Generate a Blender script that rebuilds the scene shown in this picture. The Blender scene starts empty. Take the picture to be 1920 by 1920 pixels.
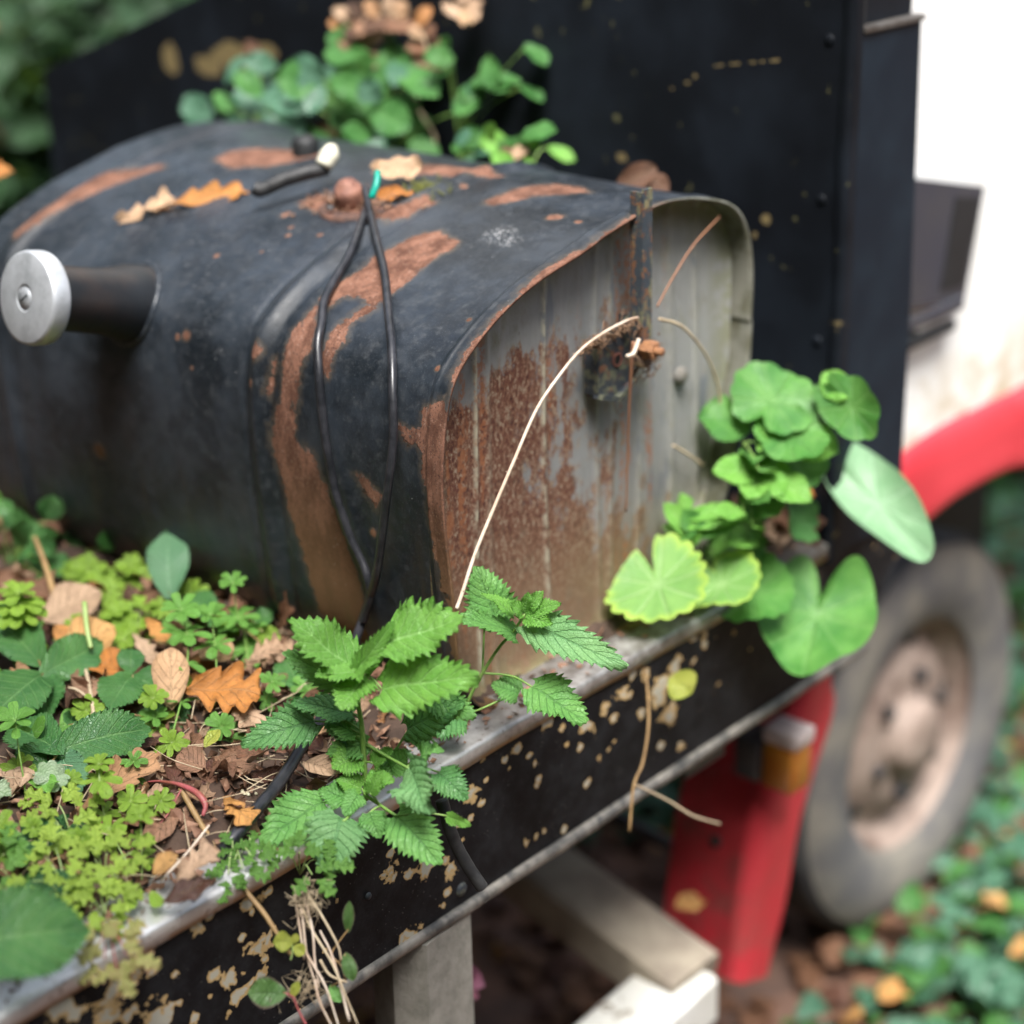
import bpy, math, random
import numpy as np
from mathutils import Vector, Matrix
random.seed(7); rng = np.random.default_rng(7)
sc = bpy.context.scene
col = sc.collection

# ------------------------------------------------------------------ camera
CP = np.array([-.9244, -.8834, .6961]); CR = (1.18580, .02206, -.85297)
cd = bpy.data.cameras.new('camera'); cam = bpy.data.objects.new('camera', cd); col.objects.link(cam)
cam.location = CP; cam.rotation_euler = CR
cd.sensor_width = 36; cd.lens = 66.2; cd.clip_start = .02; cd.clip_end = 200
cd.dof.use_dof = True; cd.dof.focus_distance = 1.355; cd.dof.aperture_fstop = 2.4
sc.camera = cam
# ------------------------------------------------------------------ light
w = bpy.data.worlds.new('World'); sc.world = w; w.use_nodes = True
nt = w.node_tree; bg = nt.nodes['Background']
sky = nt.nodes.new('ShaderNodeTexSky'); sky.sky_type = 'NISHITA'; sky.sun_disc = False
ELEV, ROT = math.radians(62), math.radians(225)
sky.sun_elevation = ELEV; sky.sun_rotation = ROT; sky.air_density = 1.0; sky.dust_density = 4.0
hs = nt.nodes.new('ShaderNodeHueSaturation'); hs.inputs['Saturation'].default_value = .62
nt.links.new(sky.outputs[0], hs.inputs['Color']); nt.links.new(hs.outputs[0], bg.inputs[0])
bg.inputs[1].default_value = .125
sl = bpy.data.lights.new('sun', 'SUN'); sun = bpy.data.objects.new('sun', sl); col.objects.link(sun)
sl.energy = 3.4; sl.angle = math.radians(25); sl.color = (1, .985, .96)
sun.rotation_euler = (math.pi/2-ELEV, 0, math.pi-ROT)
sc.view_settings.view_transform = 'Standard'; sc.view_settings.look = 'None'
sc.view_settings.exposure = 1.55; sc.view_settings.gamma = 1

# ------------------------------------------------------------------ placing helpers
F = 3531.8
def _R(rx, ry, rz):
    cx, sx, cy, sy, cz, sz = math.cos(rx), math.sin(rx), math.cos(ry), math.sin(ry), math.cos(rz), math.sin(rz)
    return np.array([[cz,-sz,0],[sz,cz,0],[0,0,1]]) @ np.array([[cy,0,sy],[0,1,0],[-sy,0,cy]]) @ np.array([[1,0,0],[0,cx,-sx],[0,sx,cx]])
CM = _R(*CR)
def ray(px, py): return CM @ np.array([(px-960)/F, -(py-960)/F, -1.])
def deep(px, py, d): return CP + d*ray(px, py)              # a point at a measured distance from the lens
def at(px, py, ax, v):                                       # a point on one of the scene's planes
    d = ray(px, py); return CP + (v-CP[ax])/d[ax]*d
def depth(P): return float(-(CM.T @ (np.array(P)-CP))[2])
def nrm(v): v = np.array(v, float); return v/(np.linalg.norm(v)+1e-12)

# ------------------------------------------------------------------ objects
def wloc(o):
    v = np.zeros(3)
    while o is not None: v = v+np.array(o.location); o = o.parent
    return v
def tag(o, label=None, cat=None, group=None, kind=None):
    if label: o['label'] = label
    if cat: o['category'] = cat
    if group: o['group'] = group
    if kind: o['kind'] = kind
    return o
def thing(name, loc, label, cat, group=None):
    o = bpy.data.objects.new(name, None); col.objects.link(o); o.location = [float(c) for c in loc]
    o.empty_display_size = .02
    return tag(o, label, cat, group)
def mesh_data(name, V, Fc, uv=None, attrs=None, smooth=True):
    me = bpy.data.meshes.new(name)
    V = np.asarray(V, float); me.from_pydata(V.tolist(), [], Fc if isinstance(Fc, list) else np.asarray(Fc).tolist())
    if smooth: me.polygons.foreach_set('use_smooth', [True]*len(me.polygons))
    if uv is not None:
        ul = me.uv_layers.new(name='UVMap'); li = np.empty(len(me.loops), dtype=np.int32)
        me.loops.foreach_get('vertex_index', li); ul.data.foreach_set('uv', np.asarray(uv, np.float32)[li].ravel())
    for k, a in (attrs or {}).items():
        at_ = me.attributes.new(k, 'FLOAT', 'POINT'); at_.data.foreach_set('value', np.asarray(a, np.float32))
    me.update(); return me
def mk(name, V, Fc, mat, parent=None, uv=None, attrs=None, smooth=True, origin=None):
    V = np.asarray(V, float)
    base = wloc(parent) if parent else (np.array(origin) if origin is not None else np.array([V[:,0].mean(), V[:,1].mean(), V[:,2].min()]))
    me = mesh_data(name, V-base, Fc, uv, attrs, smooth); me.materials.append(mat)
    o = bpy.data.objects.new(name, me); col.objects.link(o)
    if parent: o.parent = parent
    else: o.location = [float(c) for c in base]
    return o
def inst(name, me, M, parent=None):                          # shared mesh placed by a world matrix (4x4 numpy)
    o = bpy.data.objects.new(name, me); col.objects.link(o)
    M = np.array(M, float)
    if parent: o.parent = parent; M = M.copy(); M[:3,3] -= wloc(parent)
    o.matrix_basis = Matrix(M.tolist()); return o
def grid_faces(n, m, closed=False, off=0):
    Fs = []
    for i in range(n-1):
        for j in range(m if closed else m-1):
            k = (j+1) % m
            Fs.append((off+i*m+j, off+i*m+k, off+(i+1)*m+k, off+(i+1)*m+j))
    return Fs
def spline(P, n):
    P = np.asarray(P, float); k = len(P)
    if k == 2: t = np.linspace(0, 1, n)[:,None]; return P[0]*(1-t)+P[1]*t
    Q = np.vstack([2*P[0]-P[1], P, 2*P[-1]-P[-2]]); out = []
    for u in np.linspace(0, k-1-1e-9, n):
        i = int(u); f = u-i; a, b, c, d = Q[i:i+4]
        out.append(.5*((2*b)+(-a+c)*f+(2*a-5*b+4*c-d)*f*f+(-a+3*b-3*c+d)*f**3))
    return np.array(out)
def tube_geo(P, r, n=None, seg=8, ends=True):
    P = spline(P, n or max(6, 4*len(P))); k = len(P)
    r = np.interp(np.linspace(0, 1, k), np.linspace(0, 1, len(np.atleast_1d(r))), np.atleast_1d(r))
    T = np.gradient(P, axis=0); T /= np.linalg.norm(T, axis=1)[:,None]+1e-12
    u = nrm(np.cross(T[0], [.3,.2,.9])); V = []
    for i in range(k):
        u = nrm(u-T[i]*(u@T[i])); v = np.cross(T[i], u)
        for s in range(seg):
            a = 2*math.pi*s/seg; V.append(P[i]+r[i]*(math.cos(a)*u+math.sin(a)*v))
    Fs = grid_faces(k, seg, True)
    if ends: Fs += [tuple(range(seg))[::-1], tuple((k-1)*seg+s for s in range(seg))]
    return np.array(V), Fs
def tube(name, P, r, mat, parent=None, n=None, seg=8):
    V, Fs = tube_geo(P, r, n, seg); return mk(name, V, Fs, mat, parent)
def join(parts):
    V = []; Fs = []; o = 0
    for v, f in parts:
        V.append(np.asarray(v)); Fs += [tuple(i+o for i in q) for q in f]; o += len(v)
    return np.vstack(V), Fs
def box_geo(x0, x1, y0, y1, z0, z1, b=0.):
    if b <= 0:
        V = [(x, y, z) for x in (x0,x1) for y in (y0,y1) for z in (z0,z1)]
        return np.array(V), [(0,1,3,2),(4,6,7,5),(0,4,5,1),(2,3,7,6),(0,2,6,4),(1,5,7,3)]
    import bmesh
    bm = bmesh.new(); V, Fs = box_geo(x0,x1,y0,y1,z0,z1); vs = [bm.verts.new(v) for v in V]
    for f in Fs: bm.faces.new([vs[i] for i in f])
    bmesh.ops.bevel(bm, geom=bm.edges[:], offset=b, segments=2, affect='EDGES', profile=.5)
    bm.verts.index_update(); V = np.array([v.co[:] for v in bm.verts]); Fs = [tuple(v.index for v in f.verts) for f in bm.faces]; bm.free()
    return V, Fs
def prism_geo(poly, ax, a, b):
    # poly: 2-D outline in the two axes other than ax, extruded from a to b
    n = len(poly); V = []
    for t in (a, b):
        for p in poly:
            q = list(p); q.insert(ax, t); V.append(q)
    Fs = [tuple(range(n)), tuple(range(2*n-1, n-1, -1))] + [(i, (i+1) % n, n+(i+1) % n, n+i) for i in range(n)]
    return np.array(V, float), Fs
def lathe_geo(prof, c, axis, seg=48):
    axis = nrm(axis); u = nrm(np.cross(axis, [.1,.2,1])); v = np.cross(axis, u); V = []
    for (r, h) in prof:
        for s in range(seg):
            a = 2*math.pi*s/seg; V.append(np.array(c)+axis*h+r*(math.cos(a)*u+math.sin(a)*v))
    return np.array(V), grid_faces(len(prof), seg, True)
def rot(v, ax, a):
    ax = nrm(ax); v = np.array(v, float); return v*math.cos(a)+np.cross(ax, v)*math.sin(a)+ax*(ax@v)*(1-math.cos(a))

# ------------------------------------------------------------------ shader helpers
class G:
    def __init__(s, name, rough=.6, spec=.5, metal=0.):
        s.m = bpy.data.materials.new(name); s.m.use_nodes = True; s.t = s.m.node_tree
        s.p = s.t.nodes['Principled BSDF']; s.o = s.t.nodes['Material Output']
        s.set('Roughness', rough); s.set('Specular IOR Level', spec); s.set('Metallic', metal)
        s.tc = None
    def link(s, a, b): s.t.links.new(a, b)
    def put(s, sock, v):
        if isinstance(v, bpy.types.NodeSocket): s.link(v, sock)
        elif isinstance(v, (tuple, list)) and len(v) == 3 and sock.type == 'RGBA': sock.default_value = (*v, 1)
        else: sock.default_value = v
    def set(s, k, v): s.put(s.p.inputs[k], v)
    def coord(s, k='Object'):
        if not s.tc: s.tc = s.t.nodes.new('ShaderNodeTexCoord')
        return s.tc.outputs[k]
    def mth(s, op, a, b=0., c=0., clamp=False):
        n = s.t.nodes.new('ShaderNodeMath'); n.operation = op; n.use_clamp = clamp
        s.put(n.inputs[0], a); s.put(n.inputs[1], b); s.put(n.inputs[2], c); return n.outputs[0]
    def mapv(s, v, scale=(1,1,1), loc=(0,0,0)):
        n = s.t.nodes.new('ShaderNodeMapping'); s.link(v, n.inputs[0]); n.inputs['Scale'].default_value = scale; n.inputs['Location'].default_value = loc
        return n.outputs[0]
    def noise(s, scale, detail=4, rough=.55, vec=None, out=0, dist=0.):
        n = s.t.nodes.new('ShaderNodeTexNoise'); s.link(vec if vec is not None else s.coord(), n.inputs['Vector'])
        n.inputs['Scale'].default_value = scale; n.inputs['Detail'].default_value = detail; n.inputs['Roughness'].default_value = rough
        n.inputs['Distortion'].default_value = dist
        return n.outputs[out]
    def voro(s, scale, vec=None, feat='F1', out='Distance'):
        n = s.t.nodes.new('ShaderNodeTexVoronoi'); n.feature = feat; s.link(vec if vec is not None else s.coord(), n.inputs['Vector'])
        n.inputs['Scale'].default_value = scale; return n.outputs[out]
    def step(s, v, a, b):
        n = s.t.nodes.new('ShaderNodeMapRange'); n.interpolation_type = 'SMOOTHSTEP'; s.put(n.inputs[0], v)
        n.inputs[1].default_value = a; n.inputs[2].default_value = b; n.inputs[3].default_value = 0; n.inputs[4].default_value = 1
        return n.outputs[0]
    def mix(s, f, a, b):
        n = s.t.nodes.new('ShaderNodeMix'); n.data_type = 'RGBA'; s.put(n.inputs[0], f); s.put(n.inputs[6], a); s.put(n.inputs[7], b); return n.outputs[2]
    def mixf(s, f, a, b):
        n = s.t.nodes.new('ShaderNodeMix'); n.data_type = 'FLOAT'; s.put(n.inputs[0], f); s.put(n.inputs[2], a); s.put(n.inputs[3], b); return n.outputs[0]
    def attr(s, k):
        n = s.t.nodes.new('ShaderNodeAttribute'); n.attribute_name = k; return n.outputs['Fac']
    def xyz(s, v):
        n = s.t.nodes.new('ShaderNodeSeparateXYZ'); s.link(v, n.inputs[0]); return n.outputs
    def rnd(s):
        n = s.t.nodes.new('ShaderNodeObjectInfo'); return n.outputs['Random']
    def ramp(s, f, stops):
        n = s.t.nodes.new('ShaderNodeValToRGB'); s.put(n.inputs[0], f); e = n.color_ramp.elements
        while len(e) < len(stops): e.new(.5)
        for q, (pos, c) in zip(e, stops): q.position = pos; q.color = (*c, 1)
        return n.outputs[0]
    def bump(s, h, strength=.5, dist=.001, nin=None):
        n = s.t.nodes.new('ShaderNodeBump'); s.put(n.inputs['Height'], h); n.inputs['Strength'].default_value = strength; n.inputs['Distance'].default_value = dist
        if nin is not None: s.link(nin, n.inputs['Normal'])
        s.link(n.outputs[0], s.p.inputs['Normal']); return n.outputs[0]

def leaf_mat(name, ca, cb, vein, n=7., slope=.55, rough=.42, trans=.3, vw=.05, radial=False, spots=None, edge=None, veinf=.55):
    g = G(name, rough, .35); x = g.xyz(g.coord('UV'))
    if radial:
        t = g.mth('MULTIPLY', x[0], n); r = x[1]
        fr = g.mth('PINGPONG', t, .5); vd = g.mth('MULTIPLY', fr, r)
        vm = g.mth('SUBTRACT', 1., g.step(vd, vw*.3, vw*1.2)); a = r
        fine = g.mth('SUBTRACT', 1., g.step(g.voro(220, feat='DISTANCE_TO_EDGE'), 0, .12))
    else:
        a = g.mth('ABSOLUTE', g.mth('MULTIPLY_ADD', x[0], 2., -1.))
        ph = g.mth('SUBTRACT', g.mth('MULTIPLY', x[1], n), g.mth('MULTIPLY', a, slope*n*.5))
        fr = g.mth('PINGPONG', g.mth('ADD', ph, 20.), .5)
        vm = g.mth('SUBTRACT', 1., g.step(fr, vw*.5, vw*2.))
        mid = g.mth('SUBTRACT', 1., g.step(a, .02, .07)); vm = g.mth('MAXIMUM', vm, mid)
        fine = g.mth('SUBTRACT', 1., g.step(g.voro(420, feat='DISTANCE_TO_EDGE'), 0, .15))
    base = g.mix(g.step(g.noise(45, 3), .3, .7), ca, cb)
    base = g.mix(g.mth('MULTIPLY', g.rnd(), .5), base, tuple(c*.62 for c in ca))
    c = g.mix(g.mth('MULTIPLY', vm, veinf), base, vein)
    c = g.mix(g.mth('MULTIPLY', fine, .22), c, tuple(q*.5 for q in ca))
    if edge: c = g.mix(g.mth('MULTIPLY', g.step(g.mth('ADD', a, g.mth('MULTIPLY', g.noise(60), .4)), .95, 1.2), .8), c, edge)
    if spots: c = g.mix(g.step(g.noise(110, 4, .6), .66, .7), c, spots)
    dust = g.step(g.voro(900), .05, .12); c = g.mix(dust, tuple(min(.7, q*1.8+.05) for q in ca), c)
    g.set('Base Color', c)
    h = g.mth('SUBTRACT', g.mth('ADD', g.mth('MULTIPLY', g.noise(260, 3), .3), 0), g.mth('ADD', g.mth('MULTIPLY', vm, .8), g.mth('MULTIPLY', fine, .35)))
    nb = g.bump(h, .8, .0009)
    tr = g.t.nodes.new('ShaderNodeBsdfTranslucent'); g.link(g.mix(.35, c, (.25,.42,.04)), tr.inputs[0]); g.link(nb, tr.inputs['Normal'])
    mx = g.t.nodes.new('ShaderNodeMixShader'); mx.inputs[0].default_value = trans
    g.link(g.p.outputs[0], mx.inputs[1]); g.link(tr.outputs[0], mx.inputs[2]); g.link(mx.outputs[0], g.o.inputs[0])
    return g.m
def dead_mat(name, stops, n=6., spots=(.08,.04,.02), rough=.6, trans=.12):
    g = G(name, rough, .3); x = g.xyz(g.coord('UV'))
    a = g.mth('ABSOLUTE', g.mth('MULTIPLY_ADD', x[0], 2., -1.))
    fr = g.mth('PINGPONG', g.mth('ADD', g.mth('SUBTRACT', g.mth('MULTIPLY', x[1], n), g.mth('MULTIPLY', a, 1.6)), 20.), .5)
    vm = g.mth('MAXIMUM', g.mth('SUBTRACT', 1., g.step(fr, .02, .08)), g.mth('SUBTRACT', 1., g.step(a, .015, .06)))
    c = g.ramp(g.rnd(), stops); c = g.mix(g.mth('MULTIPLY', g.step(g.noise(70, 4, .6), .35, .75), .55), c, g.mix(.6, c, spots))
    c = g.mix(g.step(g.noise(400, 3, .6), .62, .72), c, spots); c = g.mix(g.mth('MULTIPLY', g.step(g.noise(160, 5, .7), .5, .7), .6), c, g.mix(.55, c, (.02,.012,.008))); c = g.mix(g.mth('MULTIPLY', g.step(a, .7, 1.), .35), c, g.mix(.5, c, spots))
    c = g.mix(g.mth('MULTIPLY', vm, .35), c, g.mix(.5, c, (.5,.36,.2)))
    g.set('Base Color', c); nb = g.bump(g.mth('ADD', g.noise(180, 5, .7), g.mth('MULTIPLY', vm, .5)), 1., .0018)
    tr = g.t.nodes.new('ShaderNodeBsdfTranslucent'); g.link(c, tr.inputs[0]); g.link(nb, tr.inputs['Normal'])
    mx = g.t.nodes.new('ShaderNodeMixShader'); mx.inputs[0].default_value = trans
    g.link(g.p.outputs[0], mx.inputs[1]); g.link(tr.outputs[0], mx.inputs[2]); g.link(mx.outputs[0], g.o.inputs[0]); return g.m
def plain(name, c, rough=.6, metal=0., c2=None, sc_=30., b=.3, spec=.5, bs=120.):
    g = G(name, rough, spec, metal)
    g.set('Base Color', g.mix(g.step(g.noise(sc_, 4, .6), .35, .7), c, c2 or tuple(q*.6 for q in c)))
    if b: g.bump(g.noise(bs, 4, .6), b, .0008)
    return g.m

# ---- leaf colours
M = {}
M['nettle_bright'] = leaf_mat('nettle_leaf_bright', (.15,.38,.06), (.21,.46,.08), (.30,.55,.17), 7.5, .6, trans=.35)
M['nettle'] = leaf_mat('nettle_leaf', (.145,.38,.09), (.21,.46,.12), (.07,.2,.055), 7.5, .6, .42, .35)
M['nettle_pale'] = leaf_mat('nettle_leaf_pale', (.17,.38,.14), (.24,.46,.18), (.07,.21,.07), 7.5, .6, .5)
M['nettle_dark'] = leaf_mat('nettle_leaf_dark', (.10,.28,.085), (.15,.35,.105), (.045,.14,.045), 7.5, .6, .4, .25)
M['bramble'] = leaf_mat('bramble_leaf', (.045,.15,.04), (.085,.22,.055), (.15,.29,.10), 8, .5, .36, .18)
M['bramble_pale'] = leaf_mat('bramble_leaf_pale', (.10,.24,.12), (.14,.29,.15), (.2,.36,.2), 8, .5, .4, .22)
M['bramble_dark'] = leaf_mat('bramble_leaf_dark', (.02,.075,.025), (.04,.12,.035), (.02,.06,.02), 8, .5, .3, .1)
M['purple_edge'] = leaf_mat('bramble_leaf_purple_edge', (.07,.16,.04), (.1,.19,.05), (.05,.1,.03), 7, .5, .4, .15, spots=(.09,.04,.04), edge=(.12,.06,.07))
M['cleaver'] = leaf_mat('cleavers_leaf', (.14,.34,.06), (.20,.42,.08), (.25,.46,.12), .5, .1, .45, .35)
M['cleaver_lime'] = leaf_mat('cleavers_leaf_lime', (.26,.44,.05), (.33,.5,.07), (.4,.55,.15), .5, .1, .45, .4)
M['robert'] = leaf_mat('herb_robert_leaf', (.34,.50,.07), (.46,.62,.10), (.24,.38,.06), 5, .5, .5, .35)
M['robert_green'] = leaf_mat('herb_robert_leaf_green', (.12,.28,.05), (.19,.37,.07), (.09,.21,.05), 5, .5, .5, .35)
M['robert_red'] = leaf_mat('herb_robert_leaf_reddish', (.36,.40,.11), (.42,.28,.16), (.35,.17,.13), 5, .5, .5, .3, edge=(.45,.16,.15))
M['round'] = leaf_mat('round_leaf', (.20,.42,.11), (.27,.50,.14), (.40,.58,.26), 9, .5, .45, .35, vw=.05, radial=True, veinf=.45, edge=(.42,.6,.1))
M['round_green'] = leaf_mat('round_leaf_green', (.055,.20,.035), (.13,.32,.07), (.20,.38,.12), 9, .5, .45, .3, vw=.05, radial=True, veinf=.3)
M['round_pale'] = leaf_mat('round_leaf_pale', (.22,.42,.22), (.30,.5,.29), (.4,.58,.4), 9, .5, .4, .3, vw=.05, radial=True, veinf=.3)
M['bright_small'] = leaf_mat('small_leaf_fresh', (.16,.42,.06), (.23,.5,.09), (.35,.6,.2), 5, .5, .45, .35)
M['back_green'] = leaf_mat('back_leaf', (.045,.17,.035), (.09,.25,.06), (.12,.28,.08), 5, .5, .45, .3)
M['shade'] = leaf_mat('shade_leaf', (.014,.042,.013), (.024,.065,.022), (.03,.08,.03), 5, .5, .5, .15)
M['ivy'] = leaf_mat('ivy_leaf', (.035,.11,.06), (.085,.19,.12), (.13,.25,.16), 5, .5, .3, .12)
M['yellow'] = leaf_mat('yellowing_leaf', (.36,.42,.06), (.46,.46,.09), (.3,.36,.08), 6, .5, .45, .35)
M['white_leaf'] = leaf_mat('mildewed_leaf', (.25,.40,.19), (.55,.62,.48), (.15,.3,.1), 6, .5, .6, .2)
M['stem'] = plain('green_stem', (.16,.30,.06), .5, c2=(.22,.34,.09), sc_=60)
M['stem_pale'] = plain('pale_green_stem', (.32,.42,.16), .5, c2=(.24,.36,.1), sc_=60)
M['stem_red'] = plain('red_stem', (.35,.08,.09), .5, c2=(.25,.08,.05), sc_=60)
M['stem_brown'] = plain('woody_stem', (.33,.21,.09), .6, c2=(.2,.12,.05), sc_=60, b=.6)
M['straw'] = plain('dry_straw', (.52,.42,.28), .7, c2=(.36,.27,.17), sc_=50, b=.5)
M['twig_pale'] = plain('bleached_twig', (.62,.52,.42), .7, c2=(.42,.29,.2), sc_=35, b=.8)
M['twig_orange'] = plain('orange_twig', (.24,.11,.055), .7, c2=(.25,.12,.07), sc_=35, b=.6)
M['dead'] = dead_mat('dead_leaf_brown', [(0,(.045,.022,.015)), (.3,(.10,.045,.025)), (.55,(.19,.09,.05)), (.75,(.30,.165,.10)), (.9,(.45,.31,.20)), (1,(.40,.17,.05))])
M['dead_tan'] = dead_mat('dead_leaf_tan', [(0,(.46,.30,.19)), (.5,(.54,.38,.26)), (1,(.52,.32,.17))], 5)
M['dead_orange'] = dead_mat('dead_leaf_orange', [(0,(.46,.17,.035)), (.5,(.55,.27,.08)), (1,(.58,.33,.12))], 5)
M['dead_dark'] = dead_mat('dead_leaf_wet_dark', [(0,(.06,.026,.02)), (1,(.12,.05,.035))], rough=.35)

def mat_tank():
    g = G('tank_black_paint_and_rust', .45, .5); o = g.coord(); z = g.xyz(o)
    r = g.attr('rust'); n1 = g.noise(55, 6, .62); n2 = g.noise(260, 3, .6)
    k = g.mth('ADD', r, g.mth('MULTIPLY', g.mth('SUBTRACT', n1, .5), .9)); k = g.mth('ADD', k, g.mth('MULTIPLY', g.mth('SUBTRACT', n2, .5), .55))
    rm = g.step(k, .46, .54); rm = g.mth('MULTIPLY', rm, g.mth('SUBTRACT', 1., g.mth('MULTIPLY', g.step(g.noise(190, 7, .8), .60, .64), g.mth('SUBTRACT', 1., g.step(k, .7, 1.)))))
    halo = g.mth('MAXIMUM', g.mth('SUBTRACT', g.step(k, .12, .5), rm), 0.)
    fl = g.mth('MULTIPLY', g.step(g.noise(22, 5, .65), .70, .72), g.step(g.noise(120, 2), .35, .6))
    rust = g.mix(g.step(g.noise(60, 7, .7, g.mapv(o, (1,1,.5))), .38, .62), (.085,.038,.024), (.205,.10,.066))
    rust = g.mix(g.step(g.noise(500, 6, .8), .52, .62), rust, (.055,.026,.02)); rust = g.mix(g.mth('MULTIPLY', g.step(g.noise(320, 6, .8), .54, .66), .5), rust, (.34,.22,.17))
    low = g.step(z[2], .22, .06)
    rust = g.mix(g.mth('MULTIPLY', low, .75), rust, g.mix(g.noise(40, 4), (.12,.085,.035), (.19,.10,.045)))
    blk = g.mix(g.step(g.noise(14, 6, .68), .38, .66), (.008,.011,.015), (.026,.033,.043)); blk = g.mix(g.mth('MULTIPLY', g.step(g.noise(120, 6, .75), .5, .72), .6), blk, (.055,.060,.066))
    blk = g.mix(g.mth('MULTIPLY', g.step(g.noise(900, 2, .7), .60, .72), .5), blk, (.11,.12,.13))
    streak = g.noise(9, 5, .65, g.mapv(o, (6, 6, 1)))
    blk = g.mix(g.mth('MULTIPLY', g.mth('MULTIPLY', low, g.step(streak, .48, .75)), .55), blk, (.05,.035,.022))
    blk = g.mix(g.mth('MULTIPLY', halo, g.noise(80, 5, .7)), blk, (.085,.065,.045))
    wh = g.mth('MULTIPLY', g.attr('scratch'), g.step(g.noise(700, 5, .8, g.mapv(o, (1,.35,1))), .53, .60)); 
    sp = g.mth('SUBTRACT', 1., g.step(g.voro(130), .035, .06)); sp = g.mth('MULTIPLY', sp, g.step(g.noise(18, 3), .5, .62))
    c = g.mix(rm, blk, rust); c = g.mix(g.mth('MAXIMUM', wh, sp), c, (.5,.5,.5)); zc = g.attr('zinc'); c = g.mix(zc, c, g.mix(g.step(g.noise(50, 5), .4, .6), (.17,.17,.14), (.10,.10,.07)))
    moss = g.mth('MULTIPLY', g.step(g.noise(38, 5, .65), .56, .68), g.step(z[2], .10, .0)); c = g.mix(g.mth('MULTIPLY', moss, .6), c, (.09,.10,.03))
    g.set('Base Color', c)
    g.set('Roughness', g.mixf(rm, g.mixf(g.step(g.noise(60, 6, .7), .35, .65), .32, .56), .88))
    g.set('Specular IOR Level', g.mixf(rm, .48, .2))
    h = g.mth('SUBTRACT', g.mth('ADD', g.mth('MULTIPLY', n2, .15), g.mth('MULTIPLY', g.noise(700, 4, .7), .3)), g.mth('MULTIPLY', rm, g.mth('MULTIPLY_ADD', g.noise(500, 3), -.5, .9)))
    h = g.mth('ADD', h, g.mth('MULTIPLY', g.noise(9, 2), 3.))
    g.bump(h, .5, .0008); return g.m
def mat_endplate():
    g = G('tank_end_zinc_and_rust', .75, .25); o = g.coord(); z = g.xyz(o)
    st = g.noise(16, 6, .65, g.mapv(o, (3.2, 1, .45))); fine = g.noise(330, 8, .8, g.mapv(o, (1,1,.6))); mid = g.noise(60, 5, .65, g.mapv(o, (1,1,.6)))
    k = g.mth('ADD', g.mth('MULTIPLY', g.mth('SUBTRACT', .238, z[0]), 6.5), g.mth('MULTIPLY', g.mth('SUBTRACT', mid, .5), 2.6))
    k = g.mth('ADD', k, g.mth('MULTIPLY', g.mth('SUBTRACT', st, .5), 2.2))
    k = g.mth('SUBTRACT', k, g.mth('MULTIPLY', g.step(g.mth('SUBTRACT', z[2], g.mth('MULTIPLY', z[0], .42)), .195, .26), 1.4))
    k = g.mth('ADD', k, g.mth('MULTIPLY', g.step(z[2], .18, .02), .85))
    rm = g.step(g.mth('ADD', k, g.mth('MULTIPLY', g.mth('SUBTRACT', fine, .5), 1.6)), .25, .6)
    zinc = g.mix(st, (.12,.125,.127), (.32,.32,.31)); zinc = g.mix(g.mth('MULTIPLY', g.step(mid, .5, .7), .5), zinc, (.15,.15,.09))
    zinc = g.mix(g.mth('MULTIPLY', g.step(z[0], .22, .36), .45), zinc, (.29,.29,.265))
    bl = g.step(g.noise(30, 3, .5, g.mapv(o, (2.2,1,.5))), .60, .68); zinc = g.mix(g.mth('MULTIPLY', bl, .6), zinc, (.10,.12,.15))
    rust = g.ramp(fine, [(.38,(.035,.014,.012)), (.46,(.115,.042,.027)), (.53,(.17,.08,.05)), (.60,(.32,.26,.19))])
    rust = g.mix(g.mth('MULTIPLY', g.step(mid, .55, .75), .6), rust, (.10,.035,.025))
    rust = g.mix(g.mth('MULTIPLY', g.step(z[2], .14, .0), .45), rust, (.26,.17,.09))
    c = g.mix(rm, zinc, rust)
    wash = g.mth('MULTIPLY', g.step(z[2], .16, .01), g.step(g.noise(18, 6, .7), .25, .6)); c = g.mix(g.mth('MULTIPLY', wash, .65), c, (.19,.13,.08)); c = g.mix(g.mth('MULTIPLY', g.step(g.noise(75, 7, .8, g.mapv(o, (1,1,.5))), .52, .66), .4), c, (.16,.14,.10))
    drips = g.mth('MULTIPLY', g.step(g.noise(22, 4, .6, g.mapv(o, (3.5, 1, .25))), .56, .64), g.step(g.noise(200, 3), .42, .55)); drips = g.mth('MULTIPLY', drips, g.mth('SUBTRACT', 1., g.step(z[0], .27, .31)))
    c = g.mix(g.mth('MULTIPLY', drips, .75), c, (.28,.11,.05))
    rib = g.attr('rib'); c = g.mix(g.mth('MULTIPLY', rib, g.step(g.noise(90, 4), .35, .6)), c, (.42,.40,.30))
    moss = g.mth('MULTIPLY', g.attr('edge'), g.step(g.noise(42, 5, .7), .36, .54)); c = g.mix(g.mth('MULTIPLY', moss, .7), c, (.17,.17,.08))
    dk = g.step(g.noise(110, 4, .7), .68, .72); c = g.mix(g.mth('MULTIPLY', dk, .6), c, (.05,.04,.03))
    g.set('Base Color', c); g.bump(g.mth('ADD', fine, g.mth('MULTIPLY', mid, .8)), .75, .0012); return g.m
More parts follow.
